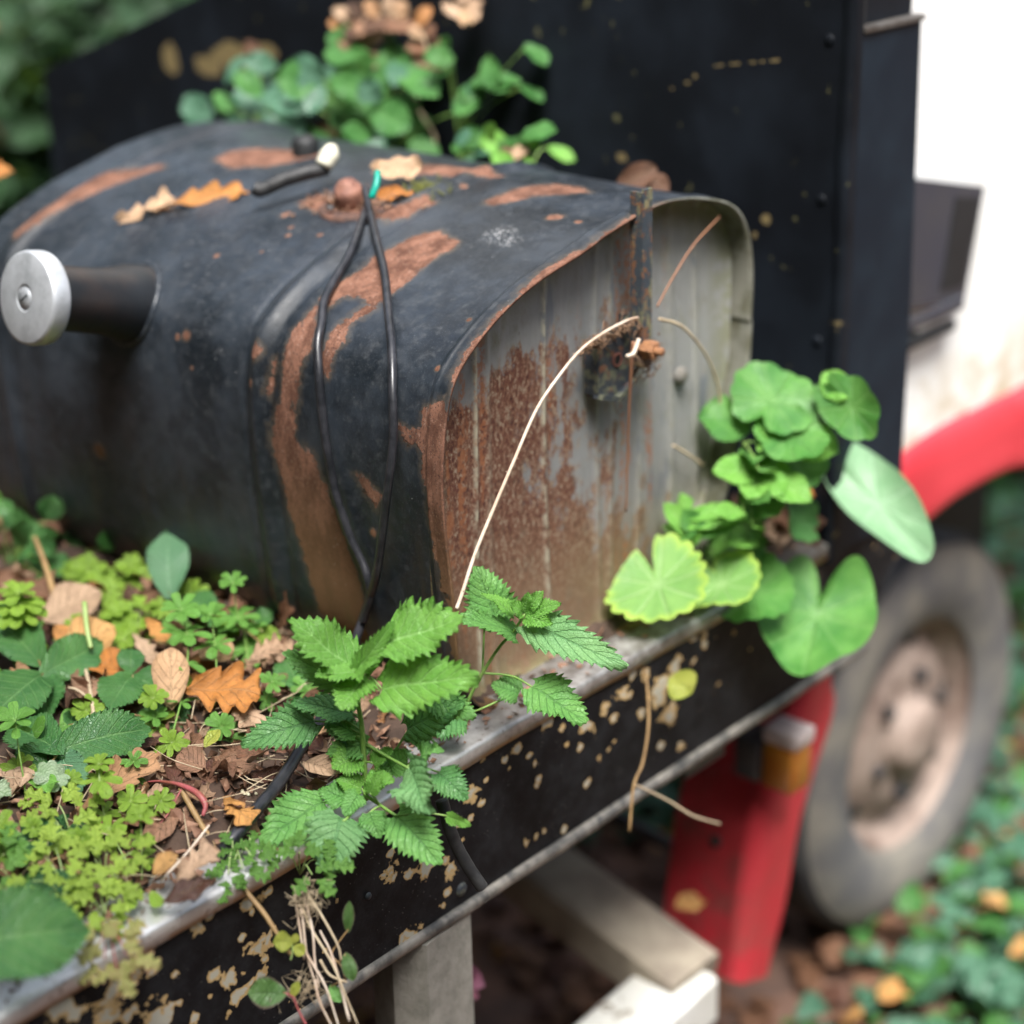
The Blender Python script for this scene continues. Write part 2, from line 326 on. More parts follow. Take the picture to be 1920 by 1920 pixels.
def mat_panel():
    g = G('black_painted_board_chipped', .42, .5); o = g.coord()
    r = g.attr('chip'); n1 = g.noise(75, 5, .6, dist=.4); n2 = g.noise(300, 3, .6)
    k = g.mth('ADD', r, g.mth('MULTIPLY', g.mth('SUBTRACT', n1, .5), 3.0)); k = g.mth('ADD', k, g.mth('MULTIPLY', g.mth('SUBTRACT', n2, .5), .5))
    rm = g.mth('MAXIMUM', g.step(k, .49, .515), g.mth('MULTIPLY', g.step(g.noise(150, 6, .7), .70, .715), g.step(r, -.24, -.0))); rim = g.mth('SUBTRACT', g.step(k, .45, .485), rm)
    core = g.step(g.mth('ADD', k, g.mth('MULTIPLY', g.noise(28, 3), .5)), .98, 1.06)
    chip = g.mix(g.noise(60, 3), (.42,.27,.11), (.50,.36,.18)); chip = g.mix(core, chip, (.40,.38,.31))
    blk = g.mix(g.step(g.noise(40, 5, .7), .35, .7), (.006,.006,.007), (.016,.017,.019))
    blk = g.mix(g.mth('MULTIPLY', g.step(g.noise(520, 3, .75), .62, .74), .55), blk, (.07,.08,.08))
    sp = g.mth('MULTIPLY', g.mth('SUBTRACT', 1., g.step(g.voro(260), .05, .11)), g.step(g.noise(25, 3), .48, .6))
    blk = g.mix(g.mth('MULTIPLY', sp, .7), blk, (.40,.38,.33)); blk = g.mix(g.mth('MULTIPLY', rim, .6), blk, (.002,.002,.002))
    g.set('Base Color', g.mix(rm, blk, chip)); g.set('Roughness', g.mixf(rm, .5, .85)); g.set('Specular IOR Level', .1)
    g.bump(g.mth('SUBTRACT', g.mth('MULTIPLY', n2, .3), rm), .6, .0008); return g.m
def mat_alu():
    g = G('weathered_aluminium', .42, .5, .75); o = g.coord()
    d = g.step(g.noise(24, 5, .65), .4, .75); e = g.step(g.noise(260, 4, .7), .55, .7); z = g.xyz(o)
    c = g.mix(g.mth('MULTIPLY', d, .4), (.60,.60,.59), (.34,.31,.27)); c = g.mix(g.mth('MULTIPLY', e, .35), c, (.25,.22,.18))
    dk = g.step(z[0], -.42, -.05); c = g.mix(g.mth('MULTIPLY', dk, g.mth('MULTIPLY_ADD', g.step(g.noise(60, 6, .7), .35, .65), .45, .4)), c, (.12,.10,.085)); c = g.mix(g.step(g.noise(130, 6, .75), .60, .66), c, (.09,.06,.04)); c = g.mix(g.mth('MULTIPLY', g.step(z[0], .0, .25), .75), c, (.07,.06,.05))
    low = g.mth('MULTIPLY', g.step(z[2], .7260, .7215), g.step(g.noise(45, 4), .3, .5)); c = g.mix(g.mth('MULTIPLY', low, .8), c, (.40,.24,.09))
    g.set('Base Color', c); g.set('Metallic', g.mixf(g.mth('MULTIPLY', d, .6), .6, .1)); g.set('Roughness', g.mixf(d, .42, .7)); g.bump(g.noise(300, 4, .6), .25, .0005); return g.m
def mat_head():
    g = G('black_headboard_paint', .4, .5); o = g.coord(); r = g.attr('chip')
    k = g.mth('ADD', r, g.mth('MULTIPLY', g.mth('SUBTRACT', g.noise(60, 5, .6), .5), .9)); rm = g.step(k, .47, .55)
    blk = g.mix(g.step(g.noise(9, 4), .35, .7), (.005,.006,.008), (.010,.013,.018)); blk = g.mix(g.mth('MULTIPLY', g.step(g.noise(60, 3), .68, .72), .35), blk, (.2,.19,.08))
    c = g.mix(rm, blk, (.15,.115,.055)); g.set('Base Color', c); g.set('Roughness', .5); g.set('Specular IOR Level', .12); g.bump(g.noise(70, 3), .2, .001); return g.m
M['tank'] = mat_tank(); M['end'] = mat_endplate(); M['panel'] = mat_panel(); M['alu'] = mat_alu(); M['head'] = mat_head()
M['rubber'] = plain('black_rubber_cable', (.012,.013,.016), .33, c2=(.03,.03,.035), sc_=90, b=.15, spec=.55)
M['rubber_dull'] = plain('dull_black_hose', (.012,.012,.013), .6, c2=(.03,.03,.03), sc_=90, b=.3)
M['tyre'] = plain('dusty_tyre_rubber', (.10,.097,.10), .8, c2=(.22,.20,.165), sc_=9, b=.5)
M['tread'] = plain('tyre_tread_rubber', (.03,.03,.035), .8, c2=(.06,.06,.06), sc_=20, b=.6)
M['rim'] = plain('rusty_cream_wheel_steel', (.30,.23,.19), .7, c2=(.10,.06,.045), sc_=10, b=.4)
M['dark_metal'] = plain('dark_metal', (.03,.03,.035), .5, c2=(.06,.05,.045), sc_=40)
def mat_red():
    g = G('red_wing_paint', .38, .4); z = g.xyz(g.coord()); k = g.step(g.noise(9, 5, .65), .5, .66); k = g.mth('MULTIPLY', k, g.step(z[1], -.26, -.22))
    c = g.mix(g.step(g.noise(6, 3), .35, .7), (.56,.045,.06), (.47,.03,.042)); c = g.mix(g.mth('MULTIPLY', k, .65), c, (.12,.075,.06)); lo = g.mth('MULTIPLY', g.step(z[2], .42, .18), g.step(g.noise(26, 6, .75), .42, .62)); c = g.mix(g.mth('MULTIPLY', lo, .55), c, (.16,.09,.07)); c = g.mix(g.mth('MULTIPLY', g.step(g.noise(40, 6, .75, g.mapv(g.coord(), (1,1,.3))), .60, .70), .5), c, (.62,.22,.22)); c = g.mix(g.step(g.noise(150, 4, .7), .71, .73), c, (.07,.03,.02)); g.set('Base Color', c); g.set('Roughness', g.mixf(k, .4, .8)); g.bump(g.noise(90, 3), .05, .001); return g.m
M['red'] = mat_red()
M['red_dark'] = plain('grimy_red_paint', (.38,.012,.018), .6, c2=(.22,.03,.035), sc_=7, b=.1)
def mat_cab():
    g = G('white_cab_paint', .35, .5); z = g.xyz(g.coord()); c = g.mix(g.step(g.noise(5, 4), .35, .7), (.82,.82,.80), (.76,.77,.74))
    low = g.mth('MULTIPLY', g.step(z[2], .90, .74), g.step(g.noise(14, 5, .7), .35, .65)); c = g.mix(g.mth('MULTIPLY', low, .75), c, (.45,.34,.18))
    st = g.step(g.noise(10, 5, .7, g.mapv(g.coord(), (4,4,.4))), .62, .72); c = g.mix(g.mth('MULTIPLY', st, .2), c, (.45,.46,.40)); g.set('Base Color', c); g.bump(g.noise(6, 2), .05, .003); return g.m
M['white'] = mat_cab()
M['seam'] = plain('dirty_door_seam', (.35,.32,.24), .7)
M['grey_plastic'] = plain('faded_black_plastic', (.03,.032,.045), .5, c2=(.04,.04,.045), sc_=18)
M['black'] = plain('matt_black', (.008,.009,.01), .6)
M['amber'] = plain('amber_lens', (.36,.10,.01), .3, c2=(.42,.17,.02), sc_=25, b=.1)
M['lens_white'] = plain('pale_lens', (.65,.55,.52), .35)
M['concrete'] = plain('grey_weathered_post', (.30,.28,.24), .85, c2=(.20,.19,.16), sc_=60, b=.9, bs=260)
M['old_wood'] = plain('grey_weathered_wood', (.34,.29,.22), .85, c2=(.22,.18,.14), sc_=20, b=.7)
def mat_ww():
    g = G('white_painted_beam', .55, .4); o = g.coord(); ch = g.step(g.noise(28, 6, .7), .60, .64); c = g.mix(g.step(g.noise(12, 4), .35, .7), (.74,.74,.71), (.58,.57,.52))
    c = g.mix(ch, c, g.mix(g.noise(60, 4), (.28,.23,.17), (.18,.14,.10))); g.set('Base Color', c); g.bump(g.mth('SUBTRACT', g.noise(150, 4), ch), .6, .0012); return g.m
M['white_wood'] = mat_ww()
M['soil'] = plain('dark_leaf_mould', (.035,.02,.013), .9, c2=(.075,.045,.03), sc_=45, b=1., bs=200)
M['ground'] = plain('woodland_floor', (.10,.06,.045), .95, c2=(.17,.09,.06), sc_=14, b=1., bs=60)
M['crumb'] = plain('brown_leaf_crumbs', (.15,.07,.04), .8, c2=(.28,.16,.10), sc_=80, b=.8)
M['green_plastic'] = plain('green_plastic_tie', (.0,.30,.22), .4)
M['pink'] = plain('pink_petal', (.45,.16,.24), .6)
def mat_bracket():
    g = G('rusty_black_bracket_paint', .6, .4); k = g.step(g.noise(90, 6, .7), .56, .63); y = g.step(g.noise(110, 5, .7), .50, .58)
    c = g.mix(k, (.028,.034,.042), (.13,.06,.035)); c = g.mix(g.mth('MULTIPLY', y, .55), c, (.15,.155,.09)); g.set('Base Color', c); g.bump(g.noise(200, 4), .7, .001); return g.m
M['bracket'] = mat_bracket()
def mat_cap():
    g = G('scuffed_aluminium_cap', .34, .5, .55); c = g.mix(g.step(g.noise(45, 5, .65), .4, .75), (.60,.62,.65), (.40,.42,.44)); g.set('Base Color', c)
    g.set('Roughness', g.mixf(g.noise(60, 4), .35, .6)); g.bump(g.noise(500, 3), .2, .0003); return g.m
M['cap'] = mat_cap()

# ================================================================== STRUCTURE
# ground
def terrain(x0, x1, y0, y1, nx, ny, fn):
    X, Y = np.meshgrid(np.linspace(x0, x1, nx), np.linspace(y0, y1, ny), indexing='ij'); Z = fn(X, Y)
    return np.stack([X, Y, Z], -1).reshape(-1, 3), grid_faces(nx, ny)
GZ = -.735
gfn = lambda X, Y: GZ+.015*np.sin(X*7+1)*np.sin(Y*5)+.01*np.sin(X*17)*np.cos(Y*13)
V, Fs = terrain(-30, 60, -30, 60, 60, 60, lambda X, Y: GZ-.03+0*X)
tag(mk('ground', V, Fs, M['ground'], origin=(0,0,GZ)), kind='structure')
V, Fs = terrain(-.6, 3.4, -.9, 3., 120, 110, gfn)
tag(mk('woodland_floor', V, Fs, M['ground'], origin=(0,0,GZ)), kind='structure')

# ---- the lorry
truck = thing('old_lorry', (.2, .3, GZ), 'old flatbed lorry with black bed and headboard, white cab and red wing', 'lorry')
# side panel with chips
chips = [(250,1800,26),(262,1775,18),(228,1840,22),(215,1858,15),(112,1890,20),(140,1902,16),(190,1912,30),(292,1908,26),(240,1905,12),(482,1782,18),(490,1830,14),(505,1760,14),(498,1800,8),
 (455,1858,14),(442,1842,8),(472,1842,9),(430,1898,9),(428,1836,14),(455,1830,9),(440,1880,10),(370,1742,12),(490,1680,11),(462,1700,12),(505,1672,10),(475,1712,7),(283,1825,7),(404,1826,8),(330,1825,7),(455,1760,7),
 (395,1716,9),(735,1635,15),(722,1642,8),(765,1641,10),(800,1624,15),(835,1612,10),(846,1636,12),(838,1672,7),(832,1695,6),(770,1768,22),(752,1795,15),(790,1735,9),(792,1755,9),(740,1815,8),(783,1757,6),
 (868,1573,7),(735,1600,6),(888,1482,16),(905,1503,11),(910,1462,8),(885,1532,9),(860,1545,7),(1000,1432,7),(990,1418,7),(1010,1460,6),(955,1440,6),(968,1405,8),(1005,1475,6),
 (1050,1365,10),(1022,1356,12),(1062,1395,6),(1100,1360,13),(1130,1332,14),(1168,1300,13),(1200,1338,8),(1236,1310,14),(1252,1340,16),(1240,1285,20),(1185,1262,10),(1210,1262,12),(1265,1250,14),
 (1322,1190,8),(1320,1205,8),(1140,1402,6),(1120,1420,6),(1085,1400,7),(1150,1390,6),(1100,1470,6),(1275,1400,8),(1240,1398,7),(1005,1570,7),(1020,1560,6),(1060,1555,6),(988,1580,7),(590,1850,6),(340,1880,8),(370,1905,10),
 (395,1870,6),(60,1905,12),(635,1690,5),(560,1910,10),(610,1785,6),(925,1390,7),(905,1425,7),(1038,1330,8),(1300,1240,7),(1300,1195,7),(1150,1345,8),(1080,1345,7),(945,1425,5)]
PY = -.025
def chip_field(X, Z, lst, plane, soft=1.6):
    out = np.full(X.shape, -.25)
    for px, py, r in lst:
        p = at(px, py, 1, plane) if plane is not None else None
        rw = r*depth(p)/F; d = np.sqrt(((X-p[0])/1.15)**2+(Z-p[2])**2)
        out = np.maximum(out, 1.05-.5*d/rw)
    return np.clip(out, -.25, 1.)
nx, nz = 900, 90
xs = np.linspace(-.95, .66, nx); zs = np.linspace(-.134, -.012, nz)
X, Z = np.meshgrid(xs, zs, indexing='ij')
cut = np.clip((X-.54)/.12, 0, 1); Zc = np.where(cut > 0, np.maximum(Z, -.134+(cut*.105)), Z)
chip = chip_field(X, Zc, chips, PY)
chip = chip+np.exp(-((Zc+.012)/.012)**2)*(.25)*(np.sin(X*37)+np.sin(X*91))*.5
chip = chip*np.where(X > .3, 0.3, 1)
Yp = PY+.0012*np.sin(X*9)*np.sin(Z*30)
V = np.stack([X, Yp, Zc], -1).reshape(-1, 3)
side = mk('side_panel', V, grid_faces(nx, nz), M['panel'], truck, attrs={'chip': chip.ravel()})
mk('bed_board', *box_geo(-.95, .6, -.020, 1.3, -.10, -.025), M['dark_metal'], truck, smooth=False)
# aluminium lip: rounded angle profile swept along x
prof = [(.020,-.002),(.019,0),(-.0245,0),(-.0268,-.0006),(-.0280,-.0018),(-.0285,-.0035),(-.0285,-.0145),(-.0262,-.0155)]
xs2 = np.linspace(-.95, .60, 160); V = []
for x in xs2:
    for (y, z) in prof: V.append((x, y+.0004*math.sin(x*60), z+.0008*math.sin(x*13)))
mk('edge_trim', V, grid_faces(160, len(prof)), M['alu'], truck)
prof = [(-.020,-.1335),(-.0262,-.1325),(-.0295,-.1345),(-.0300,-.1395),(-.0285,-.1425),(-.010,-.143)]
V = [(x, y+.0006*math.sin(x*43), z) for x in np.linspace(-.95, .56, 120) for (y, z) in prof]
M['worn_edge'] = plain('worn_bare_lower_edge', (.24,.22,.19), .55, .3, c2=(.05,.05,.05), sc_=50, b=.5)
mk('lower_trim', V, grid_faces(120, len(prof)), M['worn_edge'], truck)
# rivets & worn weld patch on side panel
for px, py, r in [(622,1668,.0045),(865,1668,.006),(690,1680,.003)]:
    p = at(px, py, 1, PY)
    mk('rivet', *lathe_geo([(1e-5,.0022),(r*.5,.002),(r*.85,.0012),(r,0)], p, (0,-1,0), 16), M['bracket'], truck)
# headboard
XH = .4864
def board(y0, y1, ztop0, ztop1, name, x, lst):
    ny, nz_ = 220, 160; Y = np.linspace(y0, y1, ny); T = np.linspace(0, 1, nz_)
    YY, TT = np.meshgrid(Y, T, indexing='ij'); top = ztop0+(ztop1-ztop0)*(YY-y0)/(y1-y0); ZZ = -.02+TT*(top+.02)
    ch = np.full(YY.shape, -.25)
    for px, py, rx, ry in lst:
        p = at(px, py, 0, x); k = depth(p)/F; ch = np.maximum(ch, 1-.5*np.sqrt(((YY-p[1])/(rx*k*1.4))**2+((ZZ-p[2])/(ry*k))**2))
    front = np.stack([np.full(YY.shape, x), YY, ZZ], -1).reshape(-1, 3); V = front; Fq = grid_faces(ny, nz_)
    o = mk(name, V, Fq, M['head'], truck, attrs={'chip': ch.ravel()})
    b, fb = prism_geo([(y0,-.02),(y1,-.02),(y1,ztop1),(y0,ztop0)], 0, x+.0015, x+.022); mk('backing', b, fb, M['black'], o, smooth=False)
    return o
scr = [(1250+i*9.5+random.uniform(-3,3), 172-58*math.sin(min(1.45,i/11.))+random.uniform(-4,4), random.uniform(3,8), random.uniform(1.5,3.6)) for i in range(24)]+[(1165,295,10,10),(1435,410,9,9),(1415,440,5,6)]
board(-.026, .385, .72, .62, 'headboard_panel', XH, scr)
board(.388, 1.145, .60, .335, 'headboard_panel', XH+.003, [(450,105,60,26),(390,125,30,18),(320,110,16,30),(500,95,25,14),(870,20,18,30)])
for px, py in [(1555,75),(1540,375),(1532,640)]:
    p = at(px, py, 0, XH); mk('bolt_head', *lathe_geo([(1e-4,.0016),(.003,.0014),(.0048,.0008),(.0052,0)], p, (-1,0,0), 16), M['head'], truck)
# corner bead with chips
zz = np.linspace(-.02, .72, 260); pr = [(.0,.010),(-.003,.003),(-.003,-.003),(.003,-.0035),(.012,-.0035)]
V = [(XH-.0015+a+.0008*math.sin(z*31), -.027+b, z) for z in zz for a, b in pr]
chz = np.repeat(.25*np.sin(zz*155)+.2*np.sin(zz*63+1)+.0, len(pr))
mk('corner_bead', V, grid_faces(260, len(pr)), M['head'], truck, attrs={'chip': chz})
# post
mk('headboard_post', *prism_geo([(.4995,-.015),(.610,-.015),(.6085,.2),(.597,.465),(.4995,.465)], 1, -.029, .03), plain('blue_black_post_paint', (.006,.011,.018), .5, c2=(.010,.018,.027), sc_=12, b=.2, spec=.15), truck, smooth=False)
mk('post_ledge', *box_geo(.4995, .600, -.032, .03, .4655, .4715, .0012), M['alu'], truck, smooth=False)
mk('upper_post', *box_geo(.503, .588, -.024, .03, .4718, .80), M['head'], truck, smooth=False)
# cab
CY = .050; XS = .884; VA = (.835,.146); VB = (.862,.262)
cabp = [(.6125,-.03),(2.4,-.03),(2.4,1.6),(.6125,1.6)]
cab = mk('cab_side', *prism_geo([(.618,-.02),(XS-.002,-.02),(XS-.002,1.6),(.618,1.6)], 1, CY, CY+.03), M['white'], truck, smooth=False)
door = mk('cab_door', *prism_geo([(XS+.0025,.0),(2.2,.0),(2.2,1.6),(XS+.0025,1.6)], 1, CY-.001, CY+.03), M['white'], truck, smooth=False)
mk('door_seam', *box_geo(XS-.002, XS+.0025, CY+.003, CY+.02, -.02, 1.6), M['seam'], truck, smooth=False)
mk('cab_back', *box_geo(.602, .618, CY+.031, .9, -.05, 1.6), M['white'], truck, smooth=False)
vent = mk('air_vent', *prism_geo([(.62,.178),VA,VB,(.62,.318)], 1, .034, CY-.0015), M['grey_plastic'], truck, smooth=False)
mk('vent_mouth', *prism_geo([(VA[0]-.055,VA[1]+.022),(VA[0]-.008,VA[1]+.018),(VB[0]-.008,VB[1]-.010),(VB[0]-.062,VB[1])], 1, .0328, .0339), M['black'], vent, smooth=False)
mk('vent_ledge', *box_geo(.63, VA[0]-.01, .028, .0335, VA[1]-.006, VA[1]+.008, .002), M['grey_plastic'], vent, smooth=False)
hd = mk('door_handle', *box_geo(.700, .815, .030, .040, .118, .131, .004), M['black'], truck)
mk('handle_mount', *box_geo(.74, .752, .040, CY-.001, .120, .130), M['black'], hd, smooth=False)
# wing: arch profile swept in y with a rolled outer flange
wa = spline([(0.464, -0.518),(0.478, -0.429),(0.496, -0.345),(0.529, -0.28),(0.561, -0.231),(.572,-.20),(.590,-.125),(.640,-.055),(.705,-.024),(.767,-.008),(.86,-.002),(1.0,-.006),(1.14,-.04),(1.27,-.16),(1.33,-.30)], 120)
wb = spline([(0.507, -0.529),(0.54, -0.45),(0.559, -0.372),(0.582, -0.322),(0.62, -0.254),(.612,-.212),(.640,-.165),(.690,-.130),(.740,-.110),(.800,-.096),(.88,-.088),(1.0,-.095),(1.10,-.13),(1.20,-.22),(1.25,-.32)], 120)
sec = [(.150,.0),(.10,.0),(.078,.0),(.066,-.06),(.058,-.10),(.050,-.06),(.044,.06),(.041,.25),(.040,.5),(.0395,.75),(.038,.93),(.040,1.0),(.046,1.02),(.047,.97)]
V = [(a[0]+(b[0]-a[0])*f_, y, a[1]+(b[1]-a[1])*f_) for a, b in zip(wa, wb) for (y, f_) in sec]
wing = mk('front_wing', V, grid_faces(120, len(sec)), M['red'], truck)
wi = [(a[0]+(b[0]-a[0])*.2, y, a[1]+(b[1]-a[1])*.2) for a, b in zip(wa, wb) for y in (.050,.149)]
mk('wing_lining', wi, grid_faces(120, 2), M['black'], wing)
mk('wing_stay', *tube_geo([(.50,.10,-.42),(.46,.30,-.36),(.44,.52,-.28)], .008, 12, 8), M['dark_metal'], wing)
for k in (14, 30, 46):
    mk('bolt', *lathe_geo([(.007,0),(.007,-.004),(.004,-.006),(1e-4,-.006)], (wa[k][0]-.001, .095, wa[k][1]), (1,0,0), 6), M['dark_metal'], wing, smooth=False)
# wheel
WC = np.array([.972,.165,-.468]); KR = 1.18
def wheel():
    R = .222
    lathe_geo = lambda p, c, ax, n: globals()['lathe_geo']([(a*KR, b) for a, b in p], c, ax, n)
    tp = [(.130,-.030),(.145,-.040),(.175,-.046),(.200,-.042),(.212,-.034)]
    ty = mk('tyre', *lathe_geo(tp, WC, (0,1,0), 64), M['tyre'], truck)
    tr = [(.212,-.034),(.219,-.028),(R,-.02),(R,-.012),(R-.006,-.011),(R-.006,-.008),(R,-.007),(R,.007),(R-.006,.008),(R-.006,.011),(R,.012),(R,.03),(.215,.045),(.19,.055),(.13,.05)]
    mk('tread', *lathe_geo(tr, WC, (0,1,0), 64), M['tread'], ty)
    rm = mk('rim', *lathe_geo([(.133,-.032),(.134,-.026),(.126,-.020),(.118,-.004),(.112,.004),(.100,.000),(.085,-.016),(.070,-.022),(.050,-.018),(.042,-.022),(.040,-.040),(.034,-.048),(.015,-.050),(1e-4,-.050)], WC, (0,1,0), 64), M['rim'], truck)
    for k in range(6):
        a = k*math.pi/3+.3; c = WC+np.array([.066*KR*math.cos(a), -.022, .066*KR*math.sin(a)])
        mk('wheel_nut', *lathe_geo([(.008,0),(.008,-.010),(.0055,-.012),(1e-4,-.012)], c, (0,1,0), 6), M['dark_metal'], rm, smooth=False)
    for k in range(5):
        a = k*2*math.pi/5+.1; c = WC+np.array([.101*KR*math.cos(a), -.004, .101*KR*math.sin(a)])
        mk('rim_hole', *lathe_geo([(.011,-.0015),(1e-4,-.0015)], c, (0,1,0), 14), M['black'], rm)
wheel()
mk('wheel_well', *box_geo(.66, 1.35, .245, .26, -.40, -.06), M['black'], truck, smooth=False)
mk('axle', *tube_geo([(WC[0],.16,WC[2]),(WC[0],1.2,WC[2])], .03, 6, 12), M['dark_metal'], truck)
mk('chassis_rail', *box_geo(-.9, 1.4, .52, .60, -.30, -.14), M['black'], truck, smooth=False)
mk('chassis_rail', *box_geo(-.9, 1.4, 1.0, 1.08, -.30, -.14), M['black'], truck, smooth=False)
# side marker lamp
c = at(1468, 1425, 1, .015)
lamp = mk('marker_lamp', *box_geo(c[0]-.006, c[0]+.030, .0, .036, c[2]-.035, c[2]+.014, .004), M['amber'], truck)
mk('lamp_top', *box_geo(c[0]-.004, c[0]+.032, -.003, .039, c[2]+.0142, c[2]+.032, .004), M['lens_white'], lamp)
mk('lamp_mount', *box_geo(c[0]-.012, c[0]+.026, .0365, .066, c[2]-.03, c[2]+.016, .003), M['dark_metal'], lamp)
# under-bed bits
mk('bed_crossmember', *box_geo(.30, .36, .0, 1.2, -.18, -.145), M['dark_metal'], truck, smooth=False)

# ---- things under the bed
def beam_between(name, a, b, w_, h_, mat, label, cat):
    a, b = np.array(a), np.array(b); d = nrm(b-a); s = nrm(np.cross(d, (0,0,1))); u = np.cross(s, d); V = []
    for k in range(13):
        t = k/12; p = a+(b-a)*t
        for (i, j) in ((-.5,-.5),(-.5,-.42),(-.5,.42),(-.42,.5),(.42,.5),(.5,.42),(.5,-.42),(.42,-.5)):
            V.append(p+s*i*w_*(1+.01*math.sin(9*t))+u*j*h_)
    Fq = grid_faces(13, 8, True)+[tuple(range(8))[::-1], tuple(12*8+i for i in range(8))]
    return tag(mk(name, V, Fq, mat, smooth=False), label, cat)
a = at(730, 1790, 1, .0); 
o_ = mk('stone_post', *prism_geo([(-.090,-.008),(-.074,-.030),(-.020,-.026),(-.012,.02),(-.075,.03)], 2, GZ, -.1445), M['concrete'], smooth=False)
tag(o_, 'rough grey post propping up the lower edge of the black bed', 'post')
p1 = at(960, 1600, 2, -.40); p2 = at(1300, 1850, 2, -.455)
p0 = p1+(p1-p2)*.8; beam_between('wooden_beam', p0, p2, .075, .05, M['old_wood'], 'grey weathered wooden beam sloping out from under the lorry bed', 'beam')
q1 = at(1288, 1850, 2, -.47); q0 = q1+np.array([-.55,-.03,0]); 
beam_between('white_beam', q0, q1, .072, .055, M['white_wood'], 'white painted beam end below the red wing', 'beam')
for zz_ in []: pass

# ---- litter bed on the lorry
def lfn(X, Y):
    z = .004+.007*np.sin(X*31+1.3)*np.sin(Y*27+.4)+.004*np.sin(X*83)*np.cos(Y*71)+.0025*np.sin(X*190+Y*90)+.002*np.sin(Y*233-X*40)
    z = z+np.clip(Y-.02, 0, .12)*.06-np.clip(.03-Y, 0, .05)*.22
    return np.clip(z, -.004, None)
X_, Y_ = -.95, .0
V, Fs = terrain(-.95, .48, .004, 1.28, 300, 260, lfn)
tag(mk('leaf_mould', V, Fs, M['soil'], origin=(-.2,.1,0)), kind='structure')
def zl(x, y): return float(lfn(np.array([x]), np.array([y]))[0])

# ================================================================== FUEL TANK
PR = np.array([(.385,.235),(.381,.300),(.362,.336),(.322,.353),(.262,.359),(.194,.352),(.162,.344),(.099,.327),(.042,.303),(.009,.276),(-.002,.234),(-.004,.18),(.000,.106),(.008,.045),(.036,.004),(.10,-.004),(.20,-.003),(.285,.018),(.345,.070),(.378,.155)])
def closed_spline(P, n):
    k = len(P); out = []
    for u in np.linspace(0, k, n, endpoint=False):
        i = int(u); f = u-i; a, b, c, d = P[(i-1)%k], P[i%k], P[(i+1)%k], P[(i+2)%k]
        out.append(.5*((2*b)+(-a+c)*f+(2*a-5*b+4*c-d)*f*f+(-a+3*b-3*c+d)*f**3))
    return np.array(out)
NS = 720
pf = closed_spline(PR, 4000); dl = np.r_[0, np.cumsum(np.linalg.norm(np.diff(np.vstack([pf, pf[:1]]), axis=0), axis=1))]
PER = dl[-1]; sv = np.linspace(0, PER, NS, endpoint=False)
pf2 = np.vstack([pf, pf[:1]]); PX = np.interp(sv, dl, pf2[:,0]); PZ = np.interp(sv, dl, pf2[:,1])
TX = np.roll(PX, -1)-np.roll(PX, 1); TZ = np.roll(PZ, -1)-np.roll(PZ, 1); L_ = np.hypot(TX, TZ); NX, NZ = TZ/L_, -TX/L_
if (NX*(PX-.19)+NZ*(PZ-.18)).mean() < 0: NX, NZ = -NX, -NZ
def hit(px, py):                       # where a sight line meets the tank skin -> (point, arc length s, outward normal)
    d = ray(px, py); best = None
    ax, az = PX, PZ; bx, bz = np.roll(PX, -1), np.roll(PZ, -1)
    den = d[0]*(az-bz)-d[2]*(ax-bx); t = ((ax-CP[0])*(az-bz)-(az-CP[2])*(ax-bx))/den; s = (d[0]*(az-CP[2])-d[2]*(ax-CP[0]))/den
    ok = (s >= -1e-6)&(s <= 1+1e-6)&(t > 0)
    if not ok.any():
        # passes just outside the silhouette: nearest approach of the skin
        tt = np.linspace(1.2, 2.2, 400); P = CP+tt[:,None]*d; D = np.hypot(P[:,0:1]-PX, P[:,2:3]-PZ); i, j = np.unravel_index(D.argmin(), D.shape); return P[i], sv[j], np.array([NX[j], 0, NZ[j]])
    i = np.where(ok, t, 9e9).argmin(); return CP+t[i]*d, sv[i]+s[i]*PER/NS, np.array([NX[i], 0, NZ[i]])
def ys(y):
    o = .0055*np.exp(-((y-.200)/.0085)**2)-.0016*np.exp(-((y-.216)/.004)**2)-.001*np.exp(-((y-.184)/.004)**2)
    o += .0055*np.exp(-((y-.545)/.009)**2)+.0012*(1/(1+np.exp((y-.0125)/.0012)))+.0018*np.exp(-((y-.0145)/.0022)**2)
    return o
YS = np.unique(np.r_[np.linspace(0, .03, 22), np.linspace(.03, .17, 90), np.linspace(.17, .23, 60), np.linspace(.23, .6, 150)])
SS, YY = np.meshgrid(sv, YS)           # rows = stations
def seg_d(P, A, B): 
    d = B-A; t = np.clip(((P-A)@d)/(d@d+1e-12), 0, 1); return np.linalg.norm(P-(A+t[:,None]*d), axis=1)
Pg = np.stack([SS.ravel(), YY.ravel()], 1)
def sy(q): p, s, n = hit(*q); return np.array([s, p[1]])
def poly_mask(qs, soft):
    Q = np.array([sy(q) for q in qs]); n = len(Q); lo, hi = Q.min(0)-.03, Q.max(0)+.03
    sel = ((Pg > lo)&(Pg < hi)).all(1); P = Pg[sel]; inside = np.zeros(len(P), bool); D = np.full(len(P), 9.)
    for i in range(n):
        A, B = Q[i], Q[(i+1)%n]
        c = ((A[1] > P[:,1]) != (B[1] > P[:,1]))&(P[:,0] < (B[0]-A[0])*(P[:,1]-A[1])/(B[1]-A[1]+1e-12)+A[0]); inside ^= c
        D = np.minimum(D, seg_d(P, A, B))
    m = np.full(len(Pg), -1.); m[sel] = np.where(inside, .5+D/soft*.5, .5-D/soft*.5); return m
def dot_mask(q, rpx):
    p, s, n = hit(*q); r = rpx*depth(p)/F; d = np.hypot(Pg[:,0]-s, Pg[:,1]-p[1]); return 1-.5*d/r
rust = np.full(len(Pg), -.6)
